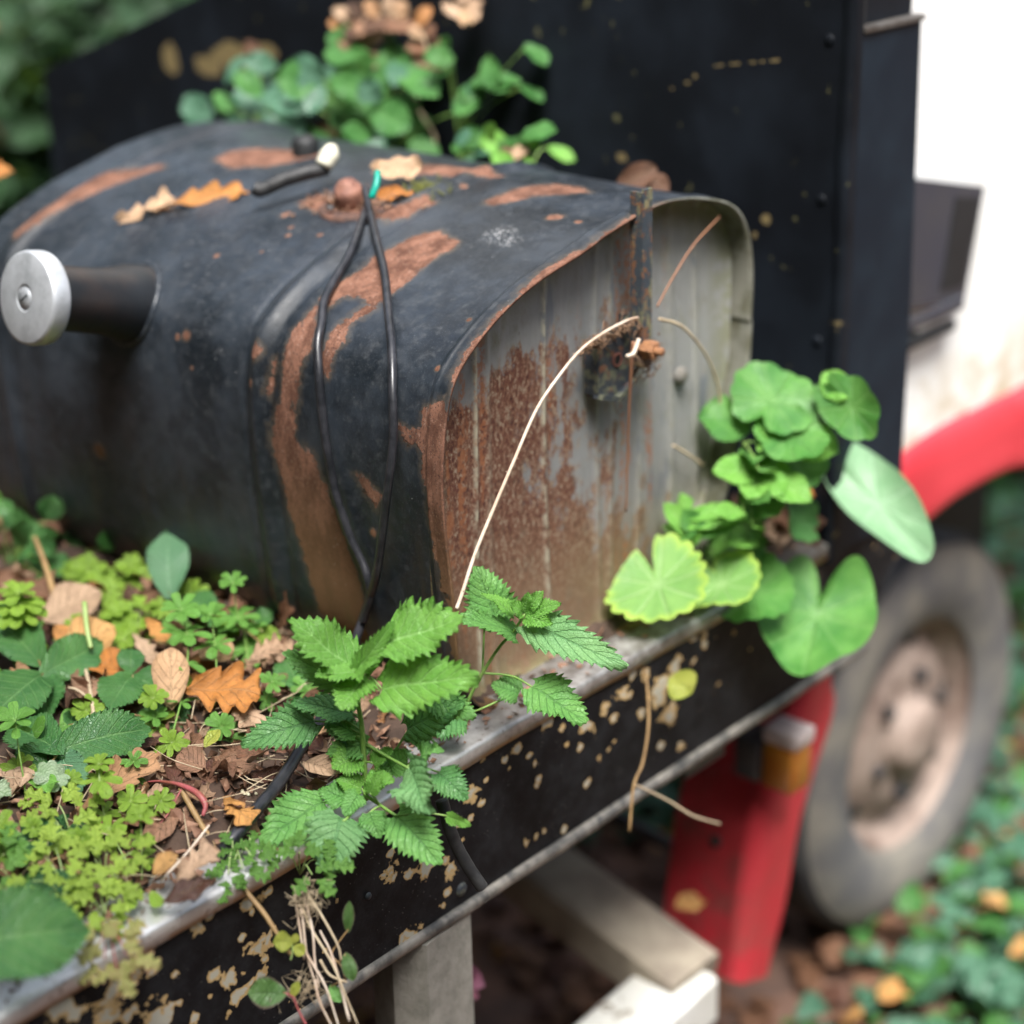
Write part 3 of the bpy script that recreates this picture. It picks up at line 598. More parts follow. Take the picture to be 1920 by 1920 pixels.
polys = [
 [(819,431),(856,453),(845,470),(819,481),(787,506),(759,531),(728,556),(700,572),(672,560),(647,556),(632,566),(612,583),(604,570),(619,550),(640,530),(666,512),(712,475),(759,449),(790,434)],
 [(592,578),(596,610),(588,644),(574,672),(562,700),(552,737),(545,784),(556,828),(587,850),(603,894),(618,930),(634,975),(650,1020),(672,1080),(690,1150),(690,1210),(640,1180),(600,1150),(585,1100),(568,1040),(548,990),(535,930),(512,850),(509,800),(520,760),(531,737),(537,675),(550,628),(570,600)],
 [(656,612),(647,637),(636,655),(622,680),(616,709),(609,700),(606,670),(612,650),(631,616),(660,590),(690,570),(700,580),(675,598)],
 [(512,680),(518,672),(516,700),(510,735),(506,745),(503,730)],
 [(744,800),(770,806),(787,800),(794,766),(815,755),(832,745),(846,790),(842,850),(838,900),(838,960),(842,1040),(848,1120),(830,1110),(818,1040),(806,960),(796,894),(790,850),(776,830),(766,831),(757,815)],
 [(668,890),(690,898),(716,935),(705,952),(682,925)],
 [(909,377),(964,355),(1040,346),(1092,351),(1103,360),(1060,364),(1019,366),(964,376),(925,384)],
 [(405,300),(430,284),(480,279),(580,282),(600,290),(560,300),(500,312),(430,318)],
 [(760,318),(800,309),(900,318),(935,330),(880,334),(820,326),(770,330)],
 [(560,380),(600,360),(660,380),(760,392),(800,372),(815,378),(760,405),(720,420),(650,405),(600,398)],
 [(30,440),(100,385),(170,345),(230,325),(300,305),(310,312),(240,335),(180,360),(120,395),(60,440),(35,455)],
 [(560,690),(566,700),(558,760),(552,820),(545,800),(548,740)],
]
for k, q in enumerate(polys): rust = np.maximum(rust, poly_mask(q, .009))
for px, py, r in [(489,659,15),(476,716,10),(1041,407,14),(1084,415,7),(535,402,10),(540,440,6),(545,425,5),(405,478,6),(350,628,10),(333,632,6),(490,470,4),(360,690,4),(95,330,18),(935,331,10),(188,845,14),(700,1000,9),(880,600,5),(820,690,6),(600,440,6),(610,560,10),(868,348,8)]:
    rust = np.maximum(rust, dot_mask((px,py), r))
rimr = .62-np.clip((np.interp(Pg[:,0], sv, PX)-.25)/.06, 0, 1)*.6-(Pg[:,1]/.0075)*.34+.25*np.sin(Pg[:,0]*40)*np.sin(Pg[:,0]*17+2); rust = np.maximum(rust, np.where(Pg[:,1] < .02, rimr, -1))
scr = np.maximum(0, np.maximum(dot_mask((935,440), 22), dot_mask((955,452), 16)))
OFF = ys(YY)+(.0012*np.sin(SS*19+YY*11)*np.sin(YY*23+1))*np.clip(YY/.1, 0, 1)
OFF = OFF+.0016*np.sin(SS*36)*np.exp(-YY/.02)          # slightly beaten rim
V = np.stack([np.interp(SS, sv, PX)+OFF*np.interp(SS, sv, NX), YY, np.interp(SS, sv, PZ)+OFF*np.interp(SS, sv, NZ)], -1)
nst = len(YS)
# rim thickness and inner wall
inner = []
for y, t in ((0.0, .0022), (.004, .0030), (.030, .0032)):
    o_ = OFF[0]-t; inner.append(np.stack([PX+o_*NX, np.full(NS, y), PZ+o_*NZ], -1))
Vall = np.vstack([np.stack(inner[::-1])[0:3].reshape(-1, 3), V.reshape(-1, 3)])
# far cap
zn = np.clip((PX-.20)/.12, 0, 1)*.95
tank = thing('fuel_tank', (0,0,0), 'old black rounded fuel tank with rust patches lying across the bed', 'fuel tank')
att = {'zinc': np.r_[np.tile(zn, 3), np.tile(zn, nst)*(YY.ravel() < .001)], 'rust': np.r_[np.full(2*NS, .7), np.full(NS, .75), rust], 'scratch': np.r_[np.zeros(3*NS), scr]}
Fq = grid_faces(nst+3, NS, True); far0 = (nst+2)*NS
cc = len(Vall); Vall = np.vstack([Vall, [[.19,.6,.18]]]); Fq += [(far0+i, far0+(i+1)%NS, cc) for i in range(NS)]
att = {k: np.r_[a, [0]] for k, a in att.items()}
body = mk('tank_body', Vall, Fq, M['tank'], tank, attrs=att)
# end plate with pressed ribs
nx, nz = 260, 110
pxm, pxM = PX.min()+.002, PX.max()-.002
xs = pxm+(pxM-pxm)*(.5-.5*np.cos(np.linspace(0.02, math.pi-.02, nx)))
jt = PX.argmin(); jb = PX.argmax()
up = [(x, z) for x, z, n in zip(PX, PZ, range(NS))]
cxz = np.array([.19,.17]); top_x = []; 
order = np.argsort(PX); 
mask_top = PZ > np.interp(PX, [PX[jt], PX[jb]], [PZ[jt], PZ[jb]])
tx = PX[mask_top]; tz = PZ[mask_top]; o1 = tx.argsort(); bx = PX[~mask_top]; bz = PZ[~mask_top]; o2 = bx.argsort()
ztop = np.interp(xs, tx[o1], tz[o1])-.002; zbot = np.interp(xs, bx[o2], bz[o2])+.002
Xg = np.repeat(xs, nz).reshape(nx, nz); Tg = np.tile(np.linspace(0, 1, nz), (nx, 1)); Zg = zbot[:,None]+(ztop-zbot)[:,None]*Tg
ribs = [(.056,.0022),(.072,.003),(.140,.0024),(.205,.003),(.222,.004),(.258,.0028),(.300,.006),(.338,.004)]
ribm = np.zeros_like(Xg); dY = np.zeros_like(Xg)
for k, (rx, rw) in enumerate(ribs):
    g_ = np.exp(-((Xg-rx-.003*np.sin(Zg*9+k))/rw)**2); dY -= .0022*g_; ribm = np.maximum(ribm, g_*(1 if k in (0,2) else .22))
edge_d = np.minimum.reduce([Zg-zbot[:,None], ztop[:,None]-Zg, Xg-pxm, pxM-Xg]); edgem = np.clip(1-edge_d/.03, 0, 1)
dY += -.006*np.exp(-edge_d/.006)+.003*np.sin(Xg*17)*np.sin(Zg*14)
V = np.stack([Xg, .026+dY, Zg], -1).reshape(-1, 3)
end = mk('end_plate', V, grid_faces(nx, nz), M['end'], tank, attrs={'rib': ribm.ravel(), 'edge': edgem.ravel()})
# bracket on the end plate
bp = [(.188,.262),(.206,.268),(.2285,.274),(.2285,.226),(.222,.217),(.205,.213),(.190,.214),(.184,.220),(.185,.24)]
br = mk('bracket', *prism_geo(bp, 1, .008, .0115), M['bracket'], tank, smooth=False)
mk('bracket_flange', *prism_geo([(.228,.274),(.2315,.272),(.2315,.217),(.228,.217)], 1, .008, .022), M['bracket'], br, smooth=False)
mk('bracket_lip', *prism_geo([(.183,.216),(.206,.208),(.2285,.219),(.2285,.223),(.206,.2125),(.185,.220)], 1, .003, .012), M['bracket'], br, smooth=False)
mk('bracket_side', *prism_geo([(.1845,.262),(.188,.262),(.188,.214),(.1845,.218)], 1, .009, .022), M['rust_nut'] if 'rust_nut' in M else M['bracket'], br, smooth=False)
hr_ = mk('hole_rim', *lathe_geo([(.0062,0),(.0058,-.0008),(.0042,-.0008),(.0040,-.0002)], (.209,.0078,.242), (0,1,0), 18), plain('rusty_hole_rim', (.14,.05,.035), .9), br)
mk('hole', *lathe_geo([(.0040,-.0002),(1e-4,-.0002)], (.209,.0077,.242), (0,1,0), 16), M['black'], hr_)
# upright angle strip + bolt
a = at(1216, 375, 1, -.006); b = at(1214, 688, 1, -.006)
def mat_strip():
    g = G('lichened_rusty_strip', .8, .3); z = g.xyz(g.coord()); k = g.step(g.noise(130, 6, .7), .5, .6); y = g.step(g.noise(70, 6, .75, g.mapv(g.coord(), (1,1,.5))), .47, .58)
    c = g.mix(k, (.035,.045,.055), (.15,.07,.035)); c = g.mix(g.mth('MULTIPLY', y, .75), c, (.20,.19,.10)); c = g.mix(g.mth('MULTIPLY', g.step(z[2], .26, .22), .7), c, (.20,.09,.04)); g.set('Base Color', c); g.bump(g.noise(260, 5), .8, .001); return g.m
M['strip'] = mat_strip()
st_ = mk('strip', *box_geo(a[0]-.0055, a[0]+.0045, -.0065, -.0035, b[2], a[2]+.009), M['strip'], tank, smooth=False)
mk('strip_flange', *box_geo(a[0]-.0080, a[0]-.0056, -.0065, .006, b[2]+.002, a[2]+.007), M['strip'], st_, smooth=False)
M['rust_nut'] = plain('rusty_nut', (.30,.14,.06), .85, c2=(.16,.07,.035), sc_=160, b=.8)
c = at(1217, 655, 1, -.010)
nut = mk('nut', *lathe_geo([(.0072,.006),(.0078,.004),(.0078,-.005),(.0065,-.007),(1e-4,-.007)], c, (0,1,0), 6), M['rust_nut'], st_, smooth=False)
mk('bolt', *lathe_geo([(.0035,-.006),(.0035,-.013),(.0028,-.014),(1e-4,-.014)], c, (0,1,0), 14), M['rust_nut'], nut)
c2_ = at(1280, 705, 1, .019); mk('stud', *lathe_geo([(.0075,.004),(.0075,0),(.004,-.003),(1e-4,-.003)], c2_, (0,1,0), 20), plain('dull_zinc_stud', (.17,.165,.15), .8, c2=(.15,.13,.1), sc_=200, b=.6), tank)
# filler neck and cap
nb_, ne = np.array([.045,.374,.262]), np.array([-.088,.353,.303]); ax_ = nrm(ne-nb_); Ln = np.linalg.norm(ne-nb_)
neck = mk('filler_neck', *lathe_geo([(.0335,.0),(.0325,.045),(.0295,.058),(.0272,.075),(.0262,Ln-.02),(.0262,Ln)], nb_, ax_, 64), plain('neck_black_paint', (.012,.014,.017), .42, c2=(.03,.022,.02), sc_=22, b=.3), tank)
# weld flange: ring following the skin
fl = []
for k in range(64):
    a_ = 2*math.pi*k/64; u = nrm(np.cross(ax_, (0,0,1))); v = np.cross(ax_, u); p = nb_+.0328*(math.cos(a_)*u+math.sin(a_)*v)
    best = None
    for q in np.linspace(0, .07, 141):
        w_ = p+ax_*(q-.02); ii = (PX < .12)&(PZ > .2); dd_ = np.hypot(PX[ii]-w_[0], PZ[ii]-w_[2]).min()
        if best is None or dd_ < best[0]: best = (dd_, w_)
    fl.append(best[1])
fl = np.array(fl+fl[:1]); fl[:,0] -= .001; mk('weld_bead', *tube_geo(fl, [.0026,.0034,.0024,.0036,.0026], 160, 8, False), M['tank'], neck, attrs=None)
cprof = [(.0262,-.012),(.034,-.012),(.0368,-.0105),(.0375,-.008),(.0375,.002),(.0366,.0052),(.0345,.0062),(.012,.0072),(.0102,.0072),(.0098,.0060),(.0088,.0060),(.0085,.0074),(1e-4,.0076)]
ne = ne+np.array([-.008,0,.001]); ax_ = nrm((-.95,.02,.20)); cap = mk('filler_cap', *lathe_geo(cprof, ne, ax_, 96), M['cap'], tank)
u = nrm(np.cross(ax_, (0,0,1))); v = np.cross(ax_, u); cc = ne+ax_*.0078
sl_ = [(u*x+v*y)*.001 for x, y in ((-4.6,-2.6),(-3.6,-3.6),(4.6,2.6),(3.6,3.6))]
mk('key_slot', np.array([cc+q for q in sl_]), [(0,1,2,3)], M['black'], cap, smooth=False)

# sender unit on the tank top
tf = []
for i in range(230):
    f = random.random(); x = 1095+f*105+random.gauss(0,4); y = 655-f*55+random.gauss(0,5)
    if random.random() < .45: x, y = random.gauss(1210,13), random.gauss(662,20)
    p = at(x, y, 1, random.uniform(-.004,.010)); tf.append(tube_geo([p, p+rng.normal(size=3)*.0025, p+rng.normal(size=3)*.0045], [random.uniform(.0004,.0012),.0003], 4, 4))
tag(mk('dry_moss_and_fibres', *join(tf), plain('dry_moss', (.24,.14,.08), .9, c2=(.10,.06,.035), sc_=150, b=.6)), 'dry brown moss and fibres caught round the bracket and the nut', 'moss', kind='stuff')
P0, s0, n0 = hit(690, 385); P0 = P0+np.array([0,.012,-.002]); snd = thing('sender_unit', P0, 'rusty gauge sender on top of the tank where the black cables come out', 'tank fitting')
mk('flange', *lathe_geo([(.034,-.004),(.034,.0005),(.031,.0018),(.022,.0018),(.0215,-.001),(1e-4,-.001)], P0, (-.12,0,1), 40), plain('dark_rusty_flange', (.05,.028,.022), .8, c2=(.16,.075,.05), sc_=70, b=.8), snd)
mk('stub', *lathe_geo([(.010,0),(.0125,.006),(.0118,.010),(.0128,.014),(.0105,.019),(.0080,.0195),(.0075,.023),(1e-4,.024)], P0+np.array([-.004,.004,0]), (-.3,-.1,1), 24), plain('brown_stub', (.26,.12,.08), .7, c2=(.14,.06,.045), sc_=90, b=.7), snd)
mk('terminal', *lathe_geo([(.012,0),(.013,.016),(.009,.022),(1e-4,.022)], hit(590,290)[0]+np.array([0,.012,-.006]), (0,0,1), 20), M['black'], snd)
for k in range(5):
    a_ = k*2*math.pi/5+.5; mk('screw', *lathe_geo([(.0035,0),(.0035,.003),(1e-4,.0035)], P0+np.array([.029*math.cos(a_), .029*math.sin(a_), .002]), (0,0,1), 8), M['dark_metal'], snd)

# cables
def cable(name, pts, r, mat, label, cat, offs=.0045, seg=12):
    W = []
    for q in pts:
        if len(q) == 3: W.append(deep(*q))
        else:
            p, s, n = hit(*q); W.append(p+n*(float(np.max(r))+.0012))
    W = spline(np.array(W), 60); k_ = np.arange(60)[:,None]; W = W+(.0006 if len(pts) > 8 else .00008)*np.sin(k_*np.array([.9,.7,1.1])+len(pts))*np.sin(k_*.23)
    return tag(mk(name, *tube_geo(W, r, 180, seg), mat), label, cat)
def hs_(px, py, lift):                        # a point standing off the tank skin by `lift`, on the sight line
    p, s, n = hit(px, py); d_ = ray(px, py); return (px, py, depth(p)-lift/max(.35, abs(float(nrm(d_)@n))))
cable('cable', [(684,352,1.56),hs_(694,400,.008),hs_(712,470,.006),hs_(724,545,.006),hs_(733,640,.007),hs_(738,740,.010),hs_(734,850,.014),hs_(722,960,.016),hs_(705,1080,.016),(684,1150,1.475),(660,1215,1.455),(634,1285,1.43),(598,1355,1.385),(540,1440,1.34),(480,1520,1.302),(430,1580,1.28),(398,1620,1.283)], [.0034,.0034,.0034,.0036,.0046,.0050], M['rubber'], 'black cable looping from the tank top down into the litter, the right-hand strand', 'cable')
cable('cable', [(688,385,1.565),hs_(672,435,.008),hs_(645,495,.006),hs_(612,555,.006),hs_(600,610,.006),hs_(597,680,.006),hs_(604,770,.006),hs_(616,860,.006),hs_(634,940,.006),hs_(662,1020,.006),hs_(688,1080,.008),hs_(694,1120,.010),hs_(680,1165,.012)], .0034, M['rubber'], 'black cable bowing left down the tank side, the left-hand strand', 'cable')
cable('hose', [(478,352,1.60),(490,356,1.60),(530,338,1.60),(575,324,1.602),(612,316,1.61)], .0062, M['rubber_dull'], 'short black hose lying along the tank top', 'hose')
tag(tube('hose_end', [deep(606,312,1.605), deep(618,290,1.607), deep(622,275,1.61)], [.0075,.009,.005], plain('cream_plug', (.6,.58,.46), .6), None, 10, 10), 'cream plug at the end of the short hose', 'plug')
tag(tube('cable_tie', [deep(696,372,1.53), deep(706,345,1.53), deep(708,322,1.535)], .003, M['green_plastic'], None, 8, 6), 'green plastic tie beside the cables on the tank top', 'cable tie')
cable('drain_hose', [(828,1500,1.335),(842,1550,1.338),(858,1590,1.345),(882,1632,1.352),(904,1664,1.357)], .0048, M['rubber_dull'], 'dull black hose hanging over the chipped side panel', 'hose')

# ================================================================== LEAF SHAPES
def env(kind, t):
    if kind == 'nettle': w = np.minimum(1, (t/.22+.22)**.65*1.0)*(1-t)**.72*(1+.55*t); w = w/w.max()
    elif kind == 'bramble': w = (np.clip(t,0,1)**.55)*(1-t)**1.0*(1+.9*t); w = w/w.max()
    elif kind == 'oak': w = (np.clip(t,0,1)**.9)*(1-t)**.42; w = w/w.max()
    elif kind == 'plain': w = np.sin(np.pi*np.clip(t,0,1)**.85)**.75
    elif kind == 'oval': w = (np.clip(t,0,1)**.75)*(1-t)**.38; w = w/w.max()
    elif kind == 'ivy': w = np.clip(1.1-t,0,1)**.8*np.minimum(1, (t/.12+.35)**.7); w = w/w.max()
    else: w = np.sin(np.pi*t)
    return w
def leaf_geo(kind, L, W, nt_=None, nu=13, teeth=0, ta=.15, lobes=0, la=.4, fold=.15, droop=.25, roll=0., pleat=.05, nv=7.5, ruffle=.04, curl=0., twist=0., seed=0, cord=.10):
    r = np.random.default_rng(seed); nt_ = nt_ or (teeth*4+1 if teeth else 22)
    t = np.linspace(0, 1, nt_); u = np.linspace(-1, 1, nu); T, U = np.meshgrid(t, u, indexing='ij'); A = np.abs(U)
    wv = env(kind, T); wv = np.maximum(wv, .012)
    y = T.copy()
    if teeth:
        ph = T*teeth+ (U > 0)*.37; fr = ph-np.floor(ph); ff = np.where(fr < .72, fr/.72, (1-fr)/.28)
        wv = wv*(1-ta*(1-ff)*A**4); y = y+(.9/teeth)*(ff-.4)*A**5*(wv > .05)*.6
    if lobes:
        ph = 2*np.pi*(T*lobes+ (U > 0)*r.uniform(-.25,.25)+.1)+r.uniform(0,.8); lo = .5-.5*np.cos(ph)
        lo = lo**.8; wv = wv*(1-la*(1-lo)*(.35+.65*A)); y = y+.035*A*lo
    x = U*wv*.5*W; y = (y+cord*(A**2)*(-1)*np.exp(-T*7)+.06*A*wv)*L
    ax = np.abs(x)
    z = -fold*ax*(-1)
    phs = T*nv-A*.5*nv*.6*1.0; z = z+pleat*W*(np.abs(np.sin(np.pi*(phs)))-.5)*np.sqrt(A)*np.minimum(1, wv*2)
    f1, f2, f3 = r.uniform(5, 11, 3); p1, p2, p3 = r.uniform(0, 6, 3)
    z = z+ruffle*W*(np.sin(T*f1+p1)*U*A+np.sin(T*f2*1.7+p2)*A**2*.7+.5*np.sin(T*f3+U*2+p3))
    if roll:      # curl across
        R_ = 1/(abs(roll)+1e-6)*W; s_ = np.sign(roll); z2 = z+s_*R_*(1-np.cos(x/R_)); x = R_*np.sin(x/R_)*(1-0*z); z = z2
    tw = twist*T; x, z = x*np.cos(tw)-z*np.sin(tw), x*np.sin(tw)+z*np.cos(tw)
    # bend along the length (droop gentle, curl strong)
    K = (droop+curl)/L; th = K*y; yy = np.where(abs(K) > 1e-6, np.sin(th)/K, y) if abs(K) > 1e-6 else y; zz_ = -(1-np.cos(th))/K if abs(K) > 1e-6 else 0*y
    Y = yy+z*np.sin(th); Zc_ = zz_+z*np.cos(th)
    V = np.stack([x, Y, Zc_], -1).reshape(-1, 3); uv = np.stack([U*.5+.5, T], -1).reshape(-1, 2)
    return V, grid_faces(nt_, nu), uv
def round_geo(R, notch=.5, nw=.22, scal=11, sa=.05, cup=.17, ruffle=.08, aspect=1., tip=0., seed=0, na=110, nr=9, pleat=.012):
    r = np.random.default_rng(seed); th = np.linspace(0, 2*np.pi, na, endpoint=False); rr = np.linspace(0, 1, nr)**.9
    RR, TH = np.meshgrid(rr, th, indexing='ij')
    d = np.abs((TH+np.pi) % (2*np.pi)-np.pi)          # angle from the tip (0) ... sinus at pi
    out = 1-notch*np.exp(-((np.pi-d)/nw)**2)+tip*np.exp(-(d/.35)**2); out = out*(1-sa+sa*2*np.abs(np.cos(TH*scal/2))**.7)
    out = out*(1+.05*np.sin(TH*2+r.uniform(0,6))+.04*np.sin(TH*3+r.uniform(0,6)))
    rad = R*out*RR; x = rad*np.sin(TH)*aspect; y = rad*np.cos(TH)
    z = cup*rad**2/R+ruffle*R*RR**2*(np.sin(TH*3+r.uniform(0,6))+.6*np.sin(TH*5+r.uniform(0,6)))+pleat*R*RR*(np.abs(np.sin(TH*scal/2))-.5)
    V = np.stack([x, y, z], -1).reshape(-1, 3); uv = np.stack([TH/(2*np.pi), RR], -1).reshape(-1, 2)
    return V, grid_faces(nr, na, True), uv
def frame(b, a, n):
    a = nrm(a); n = nrm(np.array(n)-a*(np.array(n)@a)); s = np.cross(a, n); Mx = np.eye(4); Mx[:3,0] = s; Mx[:3,1] = a; Mx[:3,2] = n; Mx[:3,3] = b; return Mx
def put(name, geo, Mx, mat, parent=None):
    V, Fq, uv = geo; Vw = V@Mx[:3,:3].T+Mx[:3,3]
    return mk(name, Vw, Fq, mat, parent, uv=uv, origin=Mx[:3,3])
UP = np.array([0,0,1.])
def leaf_px(b, t, wpx, mat, parent, kind='nettle', tilt=0., mixup=.45, name='leaf', seed=0, **kw):
    # b, t: base and tip as (px, py, distance); the blade faces between the sky and the viewer
    B, T = deep(*b), deep(*t); L = np.linalg.norm(T-B); W = wpx*(b[2]+t[2])/2/F*1.2; c = CP-B
    n = nrm(nrm(c)*(1-mixup)+UP*mixup); n = rot(n, T-B, tilt)
    d = dict(nettle=dict(teeth=12, ta=.30, fold=.18, droop=.4, pleat=.075, ruffle=.06), bramble=dict(teeth=17, ta=.10, fold=.2, droop=.3, pleat=.04, ruffle=.04), plain=dict(fold=.15, droop=.2, pleat=.0, ruffle=.03), oval=dict(fold=.1, droop=.2, pleat=0., ruffle=.02), oak=dict(lobes=4, la=.5, nu=13, fold=.1, droop=.3, ruffle=.09, pleat=.02, nt_=34))[kind].copy(); d.update(kw)
    rs = random.Random(seed*7+1); d['droop'] = d['droop']*rs.uniform(.6, 1.4)
    K = d['droop']+d.get('curl', 0)
    dirv = T-B
    if abs(K) > .01: dirv = dirv*math.cos(K/2)+np.cross(np.cross(dirv, n), dirv)/np.linalg.norm(dirv)*0+n*np.linalg.norm(dirv)*math.sin(K/2); Lk = L/(math.sin(K/2)/(K/2))
    else: Lk = L
    return put(name, leaf_geo(kind, Lk, W, seed=seed, **d), frame(B, dirv, n), mat, parent)

# ================================================================== PLANTS
def plant(name, label, cat, stem, leaves, stem_mat, r=(.0016,.0009), group=None, kind='nettle', petr=.0006, pet_mat=None, seed0=0, branches=(), kw={}, nearer=0.):
    ns_ = len(stem); stem = [(x, y, q-nearer*i/(ns_-1)) for i, (x, y, q) in enumerate(stem)]; leaves = [((l[0][0],l[0][1],l[0][2]-nearer),(l[1][0],l[1][1],l[1][2]-nearer),*l[2:]) for l in leaves]
    W = [deep(*q) for q in stem]; root = thing(name, W[0], label, cat, group)
    S = spline(W, 60); tube('stem', W, list(r), stem_mat, root, None, 8)
    for br in branches: tube('branch', [deep(*q) for q in br], [r[-1], r[-1]*.7], stem_mat, root, None, 6); S = np.vstack([S, spline([deep(*q) for q in br], 30)])
    for i, lf in enumerate(leaves):
        b, t, wpx, mt = lf[:4]; o = lf[4] if len(lf) > 4 else {}
        o = dict(kw, **o); att_ = o.pop('stemat', None)
        if o.pop('round', False):
            round_px(b, t, wpx, M[mt], root, seed=seed0+i, **o)
        else: leaf_px(b, t, wpx, M[mt], root, kind=o.pop('kind', kind), seed=seed0+i, **o)
        B = deep(*b); A_ = deep(*att_) if att_ else S[np.linalg.norm(S-B, axis=1).argmin()]
        if np.linalg.norm(A_-B) > .004:
            m = (A_+B)/2+UP*.08*np.linalg.norm(A_-B); tube('petiole', [A_, m, B], [petr*1.2, petr], pet_mat or stem_mat, root, 8, 6)
    return root
def round_px(b, t, wpx, mat, parent, mixup=.45, tilt=0., seed=0, notch=.55, name='leaf', **kw):
    # b = notch (where the petiole joins), t = tip of the blade
    B, T = deep(*b), deep(*t); Ln = np.linalg.norm(T-B); W = wpx*(b[2]+t[2])/2/F; c = CP-B
    n = nrm(nrm(c)*(1-mixup)+UP*mixup); n = rot(n, T-B, tilt); R = Ln/(1+(1-notch)*.9); C_ = T-nrm(T-B)*R
    return put(name, round_geo(R, notch=notch, aspect=W/(2*R), seed=seed, **kw), frame(C_, T-B, n), mat, parent)

NB, NN, NP, ND = 'nettle_bright', 'nettle', 'nettle_pale', 'nettle_dark'
d = 1.30
plant('nettle', 'large bright green nettle growing at the aluminium edge in front of the tank corner', 'nettle',
 [(686,1500,1.335),(683,1430,1.325),(678,1360,1.315),(672,1310,1.305),(690,1265,1.295),(712,1240,1.288),(728,1212,1.283)], [
 ((668,1262,1.30),(540,1160,1.285),112,NB,dict(tilt=.15)),
 ((655,1285,1.31),(532,1222,1.31),66,NN,dict(tilt=-.5)),
 ((728,1208,1.285),(872,1158,1.275),128,NB,dict(tilt=-.1)),
 ((716,1292,1.29),(896,1268,1.262),122,NB,dict(tilt=.1,mixup=.35)),
 ((668,1258,1.29),(738,1168,1.275),46,NB,dict(tilt=.6)),
 ((685,1272,1.295),(636,1330,1.275),84,NB,dict(tilt=.2)),
 ((680,1262,1.29),(590,1268,1.275),58,NB,dict(tilt=.3)),
 ((668,1278,1.285),(700,1232,1.275),30,'yellow' if 0 else NB,dict(tilt=-.5)),
 ((662,1338,1.325),(545,1318,1.33),66,ND,dict(tilt=.2)),
 ((590,1352,1.34),(452,1398,1.325),84,ND,dict(tilt=-.1)),
 ((765,1368,1.33),(868,1318,1.31),96,ND,dict(tilt=.1)),
 ((815,1310,1.325),(892,1345,1.31),66,NN,dict(tilt=.3)),
 ((668,1380,1.32),(618,1352,1.33),48,NN,{}),
 ((690,1395,1.325),(612,1412,1.33),58,NN,{}),
 ((672,1422,1.325),(622,1440,1.315),70,NB,{}),
 ((735,1440,1.325),(768,1410,1.315),56,NN,dict(tilt=.2)),
 ((700,1432,1.32),(735,1405,1.31),40,NB,{}),
 ((678,1478,1.32),(630,1462,1.315),46,NB,{}),
 ((688,1470,1.315),(738,1462,1.305),52,NB,{}),
 ((672,1490,1.31),(645,1530,1.30),46,NN,{}),
 ((694,1488,1.30),(716,1446,1.295),34,NB,{}),
 ((606,1505,1.315),(486,1582,1.29),104,NN,dict(tilt=.1,mixup=.35)),
 ((640,1532,1.30),(614,1640,1.275),118,NP,dict(mixup=.3)),
 ((692,1525,1.30),(712,1572,1.29),54,NN,dict(mixup=.3)),
 ((742,1528,1.30),(826,1622,1.28),96,NN,dict(mixup=.3)),
 ((650,1500,1.315),(600,1480,1.32),60,NN,{}),
 ((722,1420,1.33),(740,1455,1.325),44,NN,{}),
 ((770,1440,1.29),(806,1528,1.268),84,NP,dict(tilt=.6,ruffle=.14,pleat=.14,curl=.5)),
 ((790,1425,1.30),(822,1398,1.29),56,NN,dict(tilt=-.4,ruffle=.12)),
 ((822,1448,1.31),(876,1500,1.30),64,ND,dict(mixup=.3)),
 ((838,1530,1.30),(884,1548,1.29),26,'yellow' if 0 else NB,dict(tilt=.8)),
 ((620,1345,1.335),(660,1400,1.33),50,ND,{}),
 ((800,1350,1.34),(760,1330,1.335),50,ND,{}),
 ], M['stem'], r=(.0021,.0013), petr=.0007, seed0=10,
 branches=[[(686,1395,1.322),(725,1418,1.31),(768,1442,1.29)], [(680,1500,1.32),(650,1535,1.30),(642,1540,1.298)], [(684,1490,1.32),(735,1525,1.30),(745,1530,1.30)], [(680,1495,1.325),(625,1500,1.32),(602,1506,1.315)], [(690,1470,1.33),(720,1440,1.33),(765,1370,1.33)]])
plant('nettle', 'smaller nettle leaning right in front of the rusty tank end', 'nettle',
 [(862,1372,1.425),(880,1310,1.41),(905,1262,1.40),(935,1215,1.39),(962,1185,1.38),(985,1150,1.372)], [
 ((932,1170,1.40),(893,1062,1.40),96,NN,dict(mixup=.25)),
 ((985,1168,1.375),(1176,1252,1.345),82,NP,dict(tilt=.25,mixup=.5)),
 ((968,1192,1.38),(852,1152,1.365),52,NN,dict(tilt=.25)),
 ((998,1290,1.385),(1100,1356,1.36),92,NN,dict(tilt=-.1)),
 ((972,1302,1.40),(922,1282,1.40),66,NN,dict(tilt=.1)),
 ((962,1152,1.375),(905,1110,1.365),36,NB,dict(tilt=.4)),
 ((985,1150,1.37),(1018,1108,1.365),34,NB,{}),
 ((988,1150,1.37),(1052,1132,1.36),44,NB,{}),
 ((985,1155,1.37),(1035,1170,1.355),40,NB,dict(tilt=.3)),
 ((980,1150,1.37),(955,1128,1.36),34,NB,{}),
 ((984,1146,1.37),(990,1112,1.362),26,NB,{}),
 ((862,1345,1.41),(800,1372,1.40),84,ND,{}),
 ], M['stem'], r=(.0015,.0010), petr=.0007, seed0=60, branches=[[(905,1262,1.40),(960,1268,1.395),(998,1288,1.385)], [(955,1305,1.40),(905,1328,1.40),(862,1345,1.41)], [(905,1262,1.40),(906,1225,1.40),(908,1180,1.40)]])

